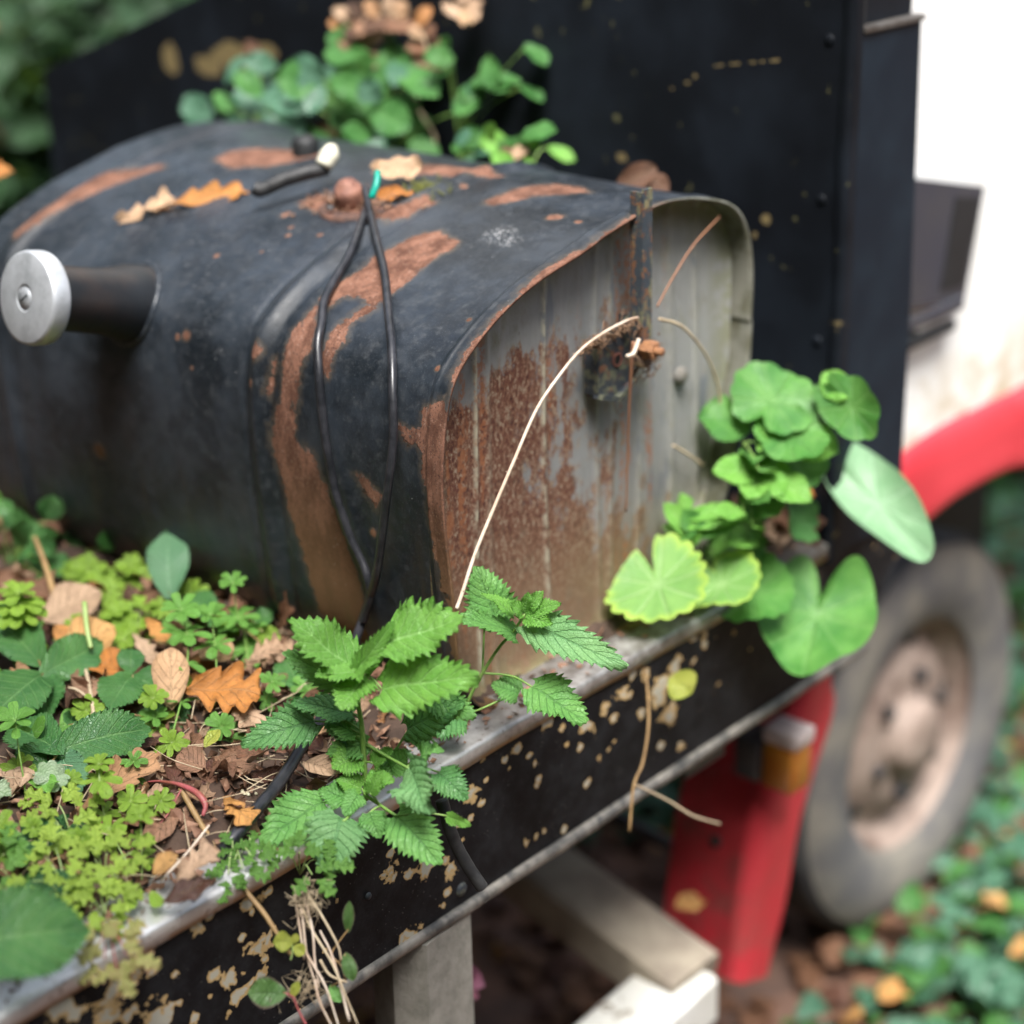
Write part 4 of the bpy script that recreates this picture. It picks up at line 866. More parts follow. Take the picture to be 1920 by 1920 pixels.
# brambles on the litter
BR, BP, BD = 'bramble', 'bramble_pale', 'bramble_dark'
def dz(px, py, h=.02): return depth(at(px, py, 2, h))       # distance of the litter bed (height h) along a sight line
def bramble(label, stem, leaves, seed0, **k):
    st2 = [(x, y, dz(x, y, h)) for x, y, h in stem]
    lv = [((b[0], b[1], dz(*b)), (t[0], t[1], dz(*t)), wv, m, *(o,)) for b, t, wv, m, o in leaves]
    return plant('bramble', label, 'bramble', st2, lv, M['stem_brown'], r=(.0011,.0008), kind='bramble', petr=.0006, group='bramble sprigs in the leaf litter', seed0=seed0, kw=dict(mixup=.45), **k)
bramble('bramble sprig with one grey-green leaf standing upright against the tank', [(330,1180,.015),(320,1130,.03),(316,1112,.04)], [((316,1112,.04),(314,998,.075),70,BP,dict(mixup=.15))], 100)
bramble('bramble sprig at the left edge with three broad serrated green leaves', [(150,1310,.015),(110,1285,.025),(80,1262,.035)], [
 ((72,1238,.035),(-30,1140,.05),92,BR,{}), ((84,1262,.035),(192,1206,.04),76,BR,dict(tilt=.2)), ((76,1268,.035),(-30,1350,.04),104,BR,{}), ((80,1272,.03),(92,1345,.02),74,BR,dict(tilt=.3))], 104)
bramble('bramble sprig of three small dark rounded leaves left of the pale oak leaf', [(275,1300,.01),(255,1280,.03),(247,1264,.035)], [
 ((246,1268,.035),(203,1328,.03),74,BR,{}), ((254,1268,.035),(292,1290,.03),58,BR,{}), ((244,1260,.035),(246,1216,.045),46,BR,dict(mixup=.3))], 110)
bramble('bramble with one long pointed leaf across the middle of the litter', [(60,1500,.01),(90,1440,.025),(112,1408,.035)], [
 ((110,1405,.035),(282,1366,.03),88,BR,dict(tilt=.1)), ((108,1408,.035),(20,1360,.03),84,BR,{}), ((100,1415,.03),(36,1462,.02),82,BR,{}), ((114,1412,.03),(150,1495,.02),66,BP,dict(tilt=.3))], 114)
bramble('bramble leaf, the biggest one, lying over the metal edge at the lower left', [(-80,1700,.03),(-70,1730,.045),(-62,1758,.05)], [
 ((-125,1778,.05),(168,1742,.03),165,BR,dict(tilt=.1,mixup=.4,teeth=24,ta=.13))], 120)
bramble('dark glossy bramble leaves half hidden under yellow-green herb robert', [(150,1640,.005),(120,1610,.015),(105,1590,.02)], [
 ((110,1585,.02),(10,1560,.015),70,BD,{}), ((100,1600,.015),(130,1530,.015),70,BD,{}), ((60,1640,.015),(128,1715,.01),96,BD,{})], 124)
bramble('dark bramble sprig in front of the tank behind the goosegrass', [(380,1180,.01),(390,1165,.02),(400,1150,.03)], [
 ((402,1155,.03),(350,1118,.035),56,BR,{}), ((404,1160,.03),(440,1185,.03),50,BR,{}), ((480,1170,.02),(510,1145,.03),34,BR,{}), ((560,1290,.02),(535,1235,.03),60,BR,{})], 130)
bramble('small bramble leaves low in the middle beside the pale curled leaf', [(350,1400,.0),(320,1370,.01),(300,1345,.015)], [
 ((300,1345,.015),(245,1322,.01),60,BR,{}), ((310,1340,.015),(350,1360,.01),64,BR,{}), ((128,1360,.02),(142,1330,.02),30,BR,{}), ((575,1300,.015),(545,1345,.01),40,BR,{})], 134)
# mildewed leaf
p = deep(70, 1440, dz(70,1440,.03)); root = thing('mildewed_herb', deep(100,1480,dz(100,1480,.0)), 'small herb with a whitish frilly mildewed leaf beside the long bramble leaf', 'herb')
tube('stem', [deep(100,1480,dz(100,1480,.0)), deep(96,1462,dz(96,1462,.01)), deep(100,1445,dz(100,1445,.03))], [.0008,.0006], M['stem_red'], root, None, 6)
round_px((80,1472,dz(80,1472,.03)), (118,1440,dz(118,1440,.035)), 62, M['white_leaf'], root, seed=5, scal=9, sa=.12, ruffle=.2, notch=.3)
round_px((70,1460,dz(70,1460,.03)), (105,1482,dz(105,1482,.03)), 40, M['bright_small'], root, seed=6, scal=9, sa=.1, ruffle=.15, notch=.3)
leaf_px((-14,1480,dz(-14,1480,.03)), (18,1492,dz(18,1492,.03)), 50, M['white_leaf'], root, seed=9)

# goosegrass (whorls of narrow leaves)
CLV = {}
def cl_mesh(k, lime):
    key = (k, lime)
    if key not in CLV:
        V, Fq, uv = leaf_geo('oval', 1., .40+.05*k, 9, 5, fold=.25, droop=.3+.2*k, pleat=0, ruffle=.02, seed=k, cord=0); me = mesh_data('leaf', V*.02, Fq, uv); me.materials.append(M['cleaver_lime' if lime else 'cleaver']); CLV[key] = me
    return CLV[key]
def goosegrass(label, pts, whorls, lime=False, group='goosegrass plants in the litter'):
    W = [deep(x, y, dz(x, y, h)) for x, y, h in pts]; root = thing('goosegrass', W[0], label, 'goosegrass', group); S = spline(W, 80)
    tube('stem', W, [.0008,.0005], M['stem'] if not lime else M['stem_pale'], root, None, 6)
    for f, npx, n in whorls:
        i = min(78, int(f*79)); p = S[i]; a = nrm(S[i+1]-S[i]); a = nrm(a*.6+nrm(CP-p)*.55+UP*.25); L = npx*depth(p)/F; u = nrm(np.cross(a, (.3,.5,.1))); v = np.cross(a, u); ph = random.uniform(0, 6)
        for k in range(n):
            an = ph+2*math.pi*k/n+random.uniform(-.15,.15); dr = math.cos(an)*u+math.sin(an)*v; el = random.uniform(.05,.35) if f < .99 else random.uniform(.2,.8)
            dv = nrm(dr+a*el); Mx = frame(p, dv, a-dv*el*.5); s = L*random.uniform(.95, 1.3); Mx[:3,:3] *= s/.02; inst('leaf', cl_mesh(random.randrange(4), lime), Mx, root)
    return root
goosegrass('goosegrass with star whorls, the tallest, against the dark tank', [(470,1260,.0),(462,1200,.03),(445,1150,.05),(436,1092,.075)], [(1,24,7),(.62,40,6),(.25,32,6)])
goosegrass('goosegrass with deep green whorl under the tank, right of the tall one', [(478,1300,.0),(466,1240,.02),(455,1180,.035)], [(1,42,7),(.5,28,6)])
goosegrass('goosegrass stem rising from the middle of the litter past the pale dry leaf', [(305,1440,.0),(325,1370,.02),(345,1290,.035),(352,1230,.05),(350,1185,.06),(338,1142,.075)], [(1,38,8),(.78,40,6),(.55,34,5),(.33,30,4)])
goosegrass('goosegrass stem right beside the oak leaf with a yellow-green top', [(350,1400,.0),(400,1330,.02),(406,1270,.035),(402,1200,.05),(395,1152,.065)], [(1,32,9),(.72,34,6),(.45,26,5)])
goosegrass('lime green goosegrass cluster at the far left, in front of the dark leaves', [(60,1290,.0),(50,1220,.03),(40,1150,.06),(36,1115,.07)], [(1,36,9),(.82,44,9),(.68,44,8),(.35,32,4)], True)
goosegrass('round lime goosegrass top, left of the upright grey-green leaf, farther left', [(170,1130,.0),(167,1095,.02),(165,1070,.035)], [(1,30,10),(.7,30,8)], True)
goosegrass('round lime goosegrass top just left of the upright grey-green leaf', [(250,1120,.0),(247,1090,.02),(244,1062,.035)], [(1,26,10),(.6,34,8)], True)
goosegrass('sprawling lime goosegrass between the orange leaves and the tank', [(225,1220,.0),(222,1180,.02),(215,1150,.03)], [(1,32,8),(.6,40,8),(.2,34,6)], True)
goosegrass('second sprawling lime goosegrass, nearer the tank', [(260,1210,.0),(258,1180,.02),(262,1140,.03)], [(1,30,8),(.5,34,7)], True)
goosegrass('pale goosegrass by the small dark rounded leaves', [(240,1260,.0),(236,1225,.015),(232,1200,.025)], [(1,32,7)], True)
goosegrass('goosegrass with wide oval leaves at the left edge, middle height', [(52,1540,.0),(45,1470,.03),(34,1400,.055),(28,1350,.07)], [(1,44,7),(.9,30,5)])
goosegrass('small fresh goosegrass in front of the pale curled leaf', [(300,1400,.0),(292,1350,.02),(286,1308,.04)], [(1,26,9),(.45,34,6)], True)
goosegrass('goosegrass with two whorls beside the pointed bramble leaf tip', [(300,1420,.0),(296,1370,.015),(290,1345,.025)], [(1,30,6),(.4,26,6)])
goosegrass('goosegrass of tiny whorls beneath the left nettle leaf', [(478,1360,.0),(495,1320,.02),(510,1278,.04)], [(1,24,8),(.6,22,7),(.25,20,6)])
goosegrass('round-leaved goosegrass right of the tiny whorls', [(585,1340,.0),(583,1310,.01),(580,1292,.02)], [(1,34,6)])
goosegrass('goosegrass star in the middle foreground over the brown oak leaf', [(212,1580,.0),(195,1530,.02),(187,1470,.045),(185,1432,.055)], [(1,24,9),(.72,36,7),(.35,30,5)], True)
goosegrass('goosegrass with yellowing lower whorl in the foreground', [(240,1620,.0),(220,1585,.01),(205,1555,.02)], [(1,34,6)], True)
goosegrass('thin goosegrass just left of the red crane-like stem', [(262,1500,.0),(256,1460,.02),(250,1428,.035)], [(1,22,6),(.55,22,6),(.25,20,5)])
goosegrass('small goosegrass right of the yellow herb robert', [(266,1660,.0),(266,1600,.02),(263,1530,.045)], [(1,24,9),(.7,22,6),(.4,30,6)], True)
goosegrass('goosegrass sprout below the nettle leaf by the black cable', [(490,1440,.0),(480,1415,.01),(474,1392,.02)], [(1,18,6)])
goosegrass('yellow goosegrass at the left edge under the bramble leaves', [(20,1640,.0),(10,1600,.02),(-4,1560,.035)], [(1,38,8),(.5,34,6)], True)
goosegrass('small goosegrass among the nearest yellow herb robert, left edge', [(30,1710,.0),(28,1690,.01),(24,1670,.02)], [(1,24,7)], True)

spots = [(70,1190),(120,1180),(205,1120),(150,1150),(290,1150),(330,1190),(60,1240),(150,1340),(215,1370),(330,1400),(420,1190),(500,1200),(20,1290),(90,1390),(40,1450),(140,1470),(300,1510),(60,1560),(20,1600),(250,1510),(170,1580),(330,1290),(420,1370),(240,1165),(120,1080),(200,1085),(380,1120)]
for i, (x, y) in enumerate(spots):
    x += random.uniform(-10,10); goosegrass('small goosegrass sprig filling the gaps between the larger plants', [(x, y+30, .0), (x+random.uniform(-8,8), y+12, .012), (x+random.uniform(-12,12), y-8, .028)], [(1, random.uniform(20,30), 8), (.5, random.uniform(24,34), 6)], random.random() < .6, 'small goosegrass sprigs in the gaps')
# herb robert (divided leaves)
HRB = {}
def hr_mesh(k, mt):
    key = (k, mt)
    if key not in HRB:
        V, Fq, uv = leaf_geo('bramble', 1., .85, 41, 9, lobes=3, la=.62, fold=.12, droop=.4, pleat=.02, ruffle=.07, seed=k+50, cord=.05); me = mesh_data('leaflet', V*.02, Fq, uv); me.materials.append(M[mt]); HRB[key] = me
    return HRB[key]
def herb_robert(label, base, sprays, mt, group='herb robert plants'):
    P0_ = deep(base[0], base[1], dz(*base)) if len(base) == 3 else deep(base[0], base[1], base[3]); root = thing('herb_robert', P0_, label, 'herb robert', group)
    for (px, py, h, size, an) in [q for i_, q in enumerate(sprays) if len(sprays) < 6 or i_ % 3 != 2]:
        size = size*(1 if len(sprays) < 6 else .82)
        p = deep(px, py, dz(px, py, h)); tube('stem', [P0_, (P0_+p)/2+UP*.008, p], [.0006,.0004], M['stem_pale' if 'red' not in mt else 'stem_red'], root, 8, 6)
        c = nrm(CP-p); n = nrm(c*.6+UP*.5+np.array([random.uniform(-.15,.15), 0, 0])); a0 = nrm(np.cross(n, (0,0,1))); a0 = nrm(np.cross(a0, n)); a0 = -a0 if (CM.T@a0)[1] < 0 else a0
        a0 = rot(a0, n, -math.radians(an)); s = size*1.75*depth(p)/F
        lf = None
        for j, (aa, dd, ss) in enumerate(((0,.55,.50),(82,.35,.42),(-82,.35,.42))):
            dv = rot(a0, n, math.radians(aa+random.uniform(-9,9))); nn = nrm(n+.15*np.array([random.uniform(-1,1), random.uniform(-1,1), 0])); Mx = frame(p+dv*dd*s*.3, dv, nn); Mx[:3,:3] *= s*ss*random.uniform(.95,1.15)/.02
            inst('leaflet', hr_mesh(random.randrange(5), mt), Mx, root)
    return root
HR = 'robert'
herb_robert('lime herb robert with lobed leaves, uppermost clump on the left', (140,1600,.0), [(112,1510,.03,62,-40),(90,1540,.03,46,-80),(130,1550,.03,58,140),(155,1520,.03,50,60),(72,1512,.03,36,-60)], HR)
herb_robert('yellow-green herb robert in the middle of the lower left', (130,1700,.0), [(104,1590,.03,60,-10),(85,1608,.03,60,-80),(120,1612,.025,50,100),(60,1652,.03,52,-80),(80,1682,.025,58,-150),(100,1640,.03,46,0),(128,1655,.03,58,30),(120,1678,.025,56,120),(95,1660,.03,40,-90)], HR)
herb_robert('herb robert with feathered leaves to the right of the yellow clump', (200,1680,.0), [(178,1612,.03,62,-60),(200,1600,.03,62,40),(218,1622,.03,60,60),(190,1642,.025,58,160),(222,1645,.025,62,150),(160,1650,.025,56,-120),(246,1598,.03,52,60),(180,1590,.03,50,0)], HR)
herb_robert('herb robert leaves just inside the metal edge, nearest the front', (195,1720,.0), [(188,1672,.02,56,10),(168,1702,.015,58,-120),(198,1712,.015,56,160),(215,1688,.015,50,80),(150,1690,.02,46,-60)], HR)
herb_robert('bright herb robert half cut off by the left edge', (-10,1660,.0), [(8,1602,.03,56,20),(-4,1640,.03,60,60),(14,1640,.02,50,120),(2,1580,.03,44,-20)], 'robert_green')
herb_robert('reddish herb robert growing over the metal edge', (205,1745,.0), [(190,1768,.012,60,-50),(222,1765,.012,56,50),(236,1790,.006,56,110),(196,1800,.0,56,-120),(218,1818,.0,56,175)], 'robert_red')
herb_robert('green herb robert on the metal edge below the nettle', (562,1640,.0,1.30), [(530,1602,.005,56,-60),(562,1600,.01,56,0),(545,1638,.0,58,-120),(585,1640,.0,62,140),(612,1622,.0,56,90),(560,1660,-.005,52,180),(600,1600,.005,46,50)], 'robert_green')
herb_robert('small herb robert beside the black cable near the edge', (470,1590,.0), [(452,1600,.008,36,-50),(470,1590,.008,34,10),(440,1612,.006,34,-100)], 'robert_green')
herb_robert('thin herb robert trailing over the metal edge left of the nettle', (440,1600,.0), [(436,1592,.012,36,-20),(428,1640,.004,48,-150),(455,1630,.006,44,120),(474,1610,.006,36,80)], 'robert_green')
# seedlings with oval leaves
def seedling(label, base, lv, mt, cat='seedling'):
    P0_ = deep(base[0], base[1], dz(*base)); root = thing('seedling', P0_, label, cat, 'seedlings in the litter')
    for i, (b, t, wv) in enumerate(lv):
        leaf_px((b[0],b[1],dz(*b)), (t[0],t[1],dz(*t)), wv, M[mt], root, kind='oval', seed=200+i)
        tube('petiole', [P0_, deep(b[0],b[1],dz(*b))], [.0005,.0004], M['stem_pale'], root, 5, 5)
    return root
seedling('seedling with two oval yellow-green leaves at the metal edge', (264,1690,.0), [((255,1680,.01),(240,1702,.012),20),((284,1672,.01),(298,1700,.01),22)], 'cleaver_lime')
seedling('seedling with one round green leaf by the dry stems', (120,1400,.0), [((114,1358,.015),(140,1336,.02),28),((45,1400,.02),(78,1352,.05),32)], 'bright_small')
seedling('seedling with pale round leaf beside the mildewed leaf', (60,1420,.01), [((40,1362,.03),(76,1402,.03),30),((60,1395,.03),(88,1410,.02),20)], 'cleaver')

# dry stems
def strand(name, label, cat, pts, r, mat, group=None, direct=False, n=None):
    W = [deep(*q) for q in pts] if direct else [deep(x, y, dz(x, y, h)) for x, y, h in pts]
    return tag(mk(name, *tube_geo(W, r, n or 40, 6), mat), label, cat, group)
strand('stalk_of_grass', 'pale forked dry stem curling beside the serrated bramble leaves', 'dry stem', [(160,1255,.03),(168,1290,.03),(174,1330,.03),(178,1365,.02)], .0016, M['straw'])
strand('stalk_of_grass', 'thin bleached stem bent like a hook beside the forked one', 'dry stem', [(110,1292,.03),(140,1292,.035),(165,1312,.03),(172,1345,.025),(160,1370,.015)], .0011, M['straw'])
strand('red_stem', 'crimson curled stem in the middle of the brown litter', 'red stem', [(276,1466,.02),(300,1465,.025),(330,1470,.03),(352,1478,.03),(372,1490,.03),(385,1510,.025),(380,1530,.02)], [.0006,.0012,.0022,.0026,.0012], M['stem_red'])
strand('red_stem', 'thin crimson stem running down left from the curled one', 'red stem', [(340,1480,.03),(312,1530,.02),(280,1562,.012)], .0006, M['stem_red'])
strand('woody_stem', 'golden brown stem arching from the litter over the metal edge', 'stem', [(338,1478,1.318),(372,1538,1.305),(412,1600,1.29),(452,1660,1.265),(494,1712,1.255),(520,1752,1.252),(545,1790,1.25)], [.0022,.0022,.0018,.0014], M['stem_brown'], direct=True)
strand('twig', 'brown twig hanging over the metal edge at the lower left', 'twig', [(86,1795,1.225),(122,1838,1.205),(150,1880,1.20),(182,1930,1.20)], [.0012,.0010], M['stem_brown'], direct=True)
strand('twig', 'grey twig lying in front of the pale oak leaf', 'twig', [(392,1548,.02),(350,1600,.015),(302,1652,.008)], .0009, M['twig_pale'])
strand('twig', 'thin dark twig under the lime leaves at the left', 'twig', [(0,1530,.012),(40,1505,.015),(75,1480,.02)], .0012, M['stem_brown'])
strand('twig', 'slender reddish twig between the bramble leaves', 'twig', [(20,1478,.02),(60,1480,.02),(110,1488,.015)], .0008, M['stem_red'])
strand('twig', 'dark horizontal twig behind the tan oak leaf', 'twig', [(290,1205,.015),(330,1208,.015),(370,1200,.015)], .0012, M['stem_brown'])
def yy_(px, py, y): return (px, py, depth(at(px, py, 1, y)))
strand('bramble_runner', 'long bleached thorny stem arching up across the rusty tank end', 'bramble stem', [yy_(*q) for q in [(856,1142,-.03),(868,1108,-.028),(892,1035,-.025),(925,955,-.022),(962,868,-.02),(1005,770,-.016),(1048,705,-.014),(1090,655,-.013),(1135,622,-.012),(1178,600,-.011),(1196,595,-.010)]], [.0016,.0014,.0012,.0010], M['twig_pale'], direct=True, n=90)
# thorns on the runner
S = spline([deep(*q) for q in [yy_(*q) for q in [(856,1142,-.03),(892,1035,-.025),(925,955,-.022),(962,868,-.02),(1005,770,-.016),(1048,705,-.014),(1090,655,-.013),(1135,622,-.012)]]], 46)
rn = [o for o in col.objects if o.name.startswith('bramble_runner')][0]; th = []
for i in range(1, 45):
    a = nrm(S[i]-S[i-1]); s = nrm(np.cross(a, nrm(rng.normal(size=3)))); th.append(tube_geo([S[i], S[i]+s*random.uniform(.0018,.0032)], [.0005,.0001], 3, 4))
mk('thorns', *join(th), M['twig_pale'], rn)['kind'] = 'stuff'
strand('twig', 'thin brown twig arching down right from the upright strip', 'twig', [yy_(*q) for q in [(1236,598,-.005),(1275,610,-.002),(1310,645,.002),(1335,690,.006),(1350,745,.008),(1345,800,.01)]], .0013, M['straw'], direct=True)
strand('twig', 'orange twig running up right behind the upright strip', 'twig', [yy_(*q) for q in [(1232,575,-.005),(1262,520,-.002),(1300,460,.002),(1350,405,.006)]], .0008, M['twig_orange'], direct=True)
strand('twig', 'brown twig hanging straight down beside the bracket', 'twig', [yy_(*q) for q in [(1188,640,-.010),(1183,700,-.010),(1180,760,-.006),(1177,850,.0),(1174,960,.004)]], [.0018,.0012,.0008], M['twig_orange'], direct=True)
strand('twig', 'short bleached twig stub next to the rusty nut', 'twig', [yy_(*q) for q in [(1198,636,-.014),(1188,662,-.016),(1176,668,-.018)]], .0018, M['twig_pale'], direct=True)
strand('twig', 'short pale splinter resting low on the right of the tank end', 'twig', [yy_(*q) for q in [(1262,835,.012),(1290,852,.012),(1318,872,.014)]], .0012, M['straw'], direct=True)
strand('twig', 'brown stalk drooping over the side panel at its far part', 'twig', [(1205,1230,1.58),(1214,1290,1.575),(1216,1360,1.57),(1205,1430,1.565),(1188,1475,1.56),(1180,1560,1.56)], .0012, M['stem_brown'], direct=True)
strand('twig', 'brown twig dangling from the lower trim near the wing', 'twig', [(1188,1470,1.56),(1250,1500,1.6),(1300,1530,1.62),(1350,1545,1.66)], .0011, M['straw'], direct=True)
# dry roots hanging below the metal edge
root = thing('dry_grass_tuft', deep(563,1665,1.275), 'tuft of bleached dry stalks hanging down the chipped panel', 'dry grass')
for i, pts in enumerate([[(556,1672,1.27),(580,1735,1.262),(622,1805,1.255),(645,1860,1.25),(672,1925,1.248)], [(566,1672,1.27),(585,1740,1.26),(590,1800,1.258),(598,1850,1.255)], [(560,1675,1.27),(568,1730,1.262),(575,1790,1.26),(590,1840,1.256)], [(570,1668,1.27),(600,1712,1.262),(632,1770,1.256),(640,1800,1.255)],
    [(552,1672,1.27),(562,1740,1.263),(570,1800,1.26)], [(590,1838,1.255),(600,1880,1.25),(625,1930,1.248)], [(600,1800,1.256),(618,1828,1.255),(650,1842,1.25)], [(575,1790,1.258),(610,1850,1.25),(635,1925,1.245)], [(655,1915,1.25),(625,1800,1.256),(600,1745,1.26)]]):
    tube('stalk', [deep(*q) for q in pts], [.0011,.0007], M['twig_pale'] if i % 3 else M['straw'], root, 20, 5)
rf = []
for i in range(60):
    x, y = random.gauss(575, 14), random.gauss(1690, 16) if i < 34 else random.gauss(1850, 22); p = deep(x, y, 1.262)
    rf.append(tube_geo([p, p+rng.normal(size=3)*.004, p+rng.normal(size=3)*.006, p+rng.normal(size=3)*.007], .0002, 8, 4))
mk('root_fibres', *join(rf), M['straw'], root)['kind'] = 'stuff'
plant('climbing_seedling', 'small withered stem with drooping narrow leaves on the chipped panel', 'seedling', [(648,1840,1.262),(640,1812,1.262),(622,1790,1.262),(640,1760,1.262),(660,1735,1.262)], [
 ((652,1745,1.262),(655,1690,1.258),20,'purple_edge',dict(kind='bramble',mixup=.1)), ((648,1790,1.262),(662,1840,1.258),26,'purple_edge',dict(kind='bramble',mixup=.1,curl=.8)), ((620,1850,1.262),(640,1880,1.258),22,'nettle',dict(kind='bramble',mixup=.1))], M['stem_brown'], r=(.0007,.0004), seed0=300)
plant('bramble', 'bramble sprig on the chipped panel, one leaf edged in purple', 'bramble', [(575,1925,1.25),(560,1895,1.25),(550,1870,1.25)], [
 ((532,1862,1.25),(464,1862,1.245),52,'purple_edge',dict(kind='bramble',mixup=.15)), ((548,1868,1.25),(560,1840,1.25),16,'yellow',dict(kind='bramble',mixup=.15))], M['stem_red'], r=(.0009,.0006), seed0=310)
plant('yellow_sprig', 'sprig of small yellow-green leaves on the golden stem tip', 'seedling', [(545,1800,1.25),(548,1785,1.25),(548,1770,1.25)], [
 ((546,1766,1.25),(512,1766,1.245),34,'yellow',dict(kind='bramble',mixup=.15)), ((552,1768,1.25),(556,1750,1.25),14,'yellow',dict(kind='bramble',mixup=.15)), ((552,1775,1.25),(572,1788,1.25),22,'yellow',dict(kind='bramble',mixup=.15))], M['stem_pale'], r=(.0006,.0004), seed0=320)

# ---- round-leaved plants on the right
RD = dict(round=True)
def R_(**k): return dict(RD, **k)
plant('round_leaved_plant', 'low plant with scalloped round pale green leaves at the foot of the tank end', 'plant',
 [(1440,1075,1.77),(1400,1060,1.70),(1330,1050,1.66),(1262,1060,1.62)], [
 ((1228,1078,1.60),(1258,1166,1.565),200,'round',R_(scal=17,notch=.72,nw=.15,tilt=.1,sa=.07,mixup=.25,ruffle=.05)),
 ((1340,1075,1.64),(1382,1142,1.60),150,'round',R_(scal=17,notch=.5,nw=.16,sa=.045,mixup=.25)),
 ((1405,1080,1.68),(1418,1175,1.64),160,'round_green',R_(scal=15,notch=.5,mixup=.25)),
 ((1370,1010,1.70),(1395,1075,1.68),120,'round_green',R_(scal=13,notch=.5,mixup=.3)),
 ((1312,975,1.68),(1340,1040,1.67),96,'bright_small',R_(scal=9,notch=.4)),
 ((1262,985,1.65),(1300,1008,1.64),64,'bright_small',dict(kind='bramble')),
 ((1245,965,1.65),(1222,998,1.645),52,'bright_small',dict(kind='bramble')),
 ((1250,968,1.65),(1212,948,1.645),40,'bright_small',dict(kind='bramble')),
 ((1256,962,1.65),(1300,938,1.64),44,'bright_small',dict(kind='bramble')),
 ((1385,985,1.70),(1428,1010,1.69),60,'bright_small',dict(kind='bramble')),
 ], M['stem'], r=(.0018,.0012), petr=.0009, seed0=400)
plant('heart_leaved_plant', 'tall soft-leaved plant between the tank end and the black post, with broad heart-shaped leaves', 'plant',
 [(1455,1010,1.83),(1450,930,1.81),(1448,850,1.80),(1450,790,1.79)], [
 ((1430,782,1.74),(1485,695,1.765),160,'round_green',R_(scal=13,notch=.4,nw=.25,sa=.04,mixup=.25,cup=.08)),
 ((1440,775,1.78),(1388,745,1.77),70,'round_green',dict(kind='bramble')),
 ((1445,780,1.78),(1538,742,1.77),90,'round_green',dict(kind='bramble',tilt=.3)),
 ((1450,790,1.75),(1530,862,1.72),120,'round_green',R_(scal=9,notch=.3,mixup=.5)),
 ((1490,820,1.76),(1572,850,1.74),70,'bright_small',dict(kind='bramble',tilt=.2)),
 ((1400,800,1.76),(1308,782,1.75),86,'round_green',dict(kind='bramble')),
 ((1470,815,1.77),(1548,800,1.76),56,'bright_small',dict(kind='bramble')),
 ((1520,850,1.78),(1450,900,1.76),120,'round_green',R_(scal=9,notch=.3,mixup=.4)),
 ((1425,885,1.74),(1408,856,1.745),60,'bright_small',dict(kind='bramble')),
 ((1425,888,1.74),(1336,882,1.73),58,'bright_small',dict(kind='bramble')),
 ((1430,890,1.74),(1522,940,1.72),60,'bright_small',dict(kind='bramble')),
 ((1428,890,1.74),(1470,930,1.72),52,'bright_small',dict(kind='bramble')),
 ((1425,892,1.74),(1400,935,1.72),52,'bright_small',dict(kind='bramble')),
 ((1432,884,1.74),(1470,860,1.75),56,'bright_small',dict(kind='bramble')),
 ((1440,930,1.76),(1400,975,1.74),80,'round_green',R_(scal=9,notch=.3)),
 ((1562,725,1.73),(1645,815,1.70),104,'round_green',R_(scal=7,notch=.2,tilt=.5,mixup=.3)),
 ((1590,712,1.73),(1545,742,1.73),64,'bright_small',dict(kind='bramble')),
 ((1520,990,1.80),(1470,950,1.78),90,'back_green',R_(scal=9,notch=.3)),
 ], M['stem'], r=(.002,.0013), petr=.001, seed0=430, nearer=.125)
plant('heart_leaved_plant', 'large green heart-shaped leaf hanging over the black side panel, deep notch at its top', 'plant',
 [(1470,1040,1.80),(1500,1080,1.74),(1530,1130,1.70)], [
 ((1538,1128,1.69),(1508,1262,1.66),215,'round_green',R_(scal=5,notch=.78,nw=.30,sa=.02,mixup=.15,tip=.22,ruffle=.10,cup=.3)),
 ], M['stem'], r=(.0015,.001), petr=.001, seed0=460)
plant('heart_leaved_plant', 'single long pale mint-green leaf in front of the black post', 'plant',
 [(1560,1010,1.83),(1600,960,1.78),(1620,925,1.76)], [
 ((1575,868,1.76),(1748,1050,1.70),118,'round_pale',R_(scal=5,notch=.2,sa=.01,mixup=.45,tilt=.15,ruffle=.07)),
 ], M['stem'], r=(.0015,.001), petr=.001, seed0=465)
plant('yellow_sprig', 'small yellow-green leaf stuck to the side panel among tan chips below the round leaves', 'seedling', [(1235,1290,1.59),(1250,1275,1.585),(1262,1268,1.58)], [
 ((1262,1270,1.58),(1298,1300,1.575),58,'yellow',dict(kind='bramble',mixup=.15))], M['straw'], r=(.0008,.0005), seed0=470)
plant('round_leaved_plant', 'small-leaved plant weaving through the cluster between the tank end and the black post', 'plant', [(1420,1010,1.80),(1400,950,1.76),(1390,880,1.74),(1395,830,1.74)], [
 ((1385+random.uniform(-25,40), 830+i*13, 1.74+random.uniform(-.03,.03)), (1385+random.uniform(-60,110), 822+i*14, 1.73+random.uniform(-.03,.02)), random.uniform(34,60), random.choice(['bright_small','round_green','bright_small']), dict(kind='bramble')) for i in range(0,15,2)], M['stem'], r=(.0014,.001), seed0=480, nearer=.12)
plant('round_leaved_plant', 'small sprigs of light green leaves behind the scalloped leaves', 'plant', [(1330,1040,1.70),(1320,1000,1.70),(1330,960,1.70)], [
 ((1300+random.uniform(-50,90), 985+random.uniform(-30,40), 1.69), (1300+random.uniform(-70,120), 985+random.uniform(-45,50), 1.68), random.uniform(30,48), random.choice(['bright_small','round_green']), dict(kind='bramble')) for i in range(10)], M['stem'], r=(.0014,.001), seed0=500, nearer=.07)
def hb(px, py, dd, gap=.02): return min(dd, depth(at(px, py, 0, XH))-gap)
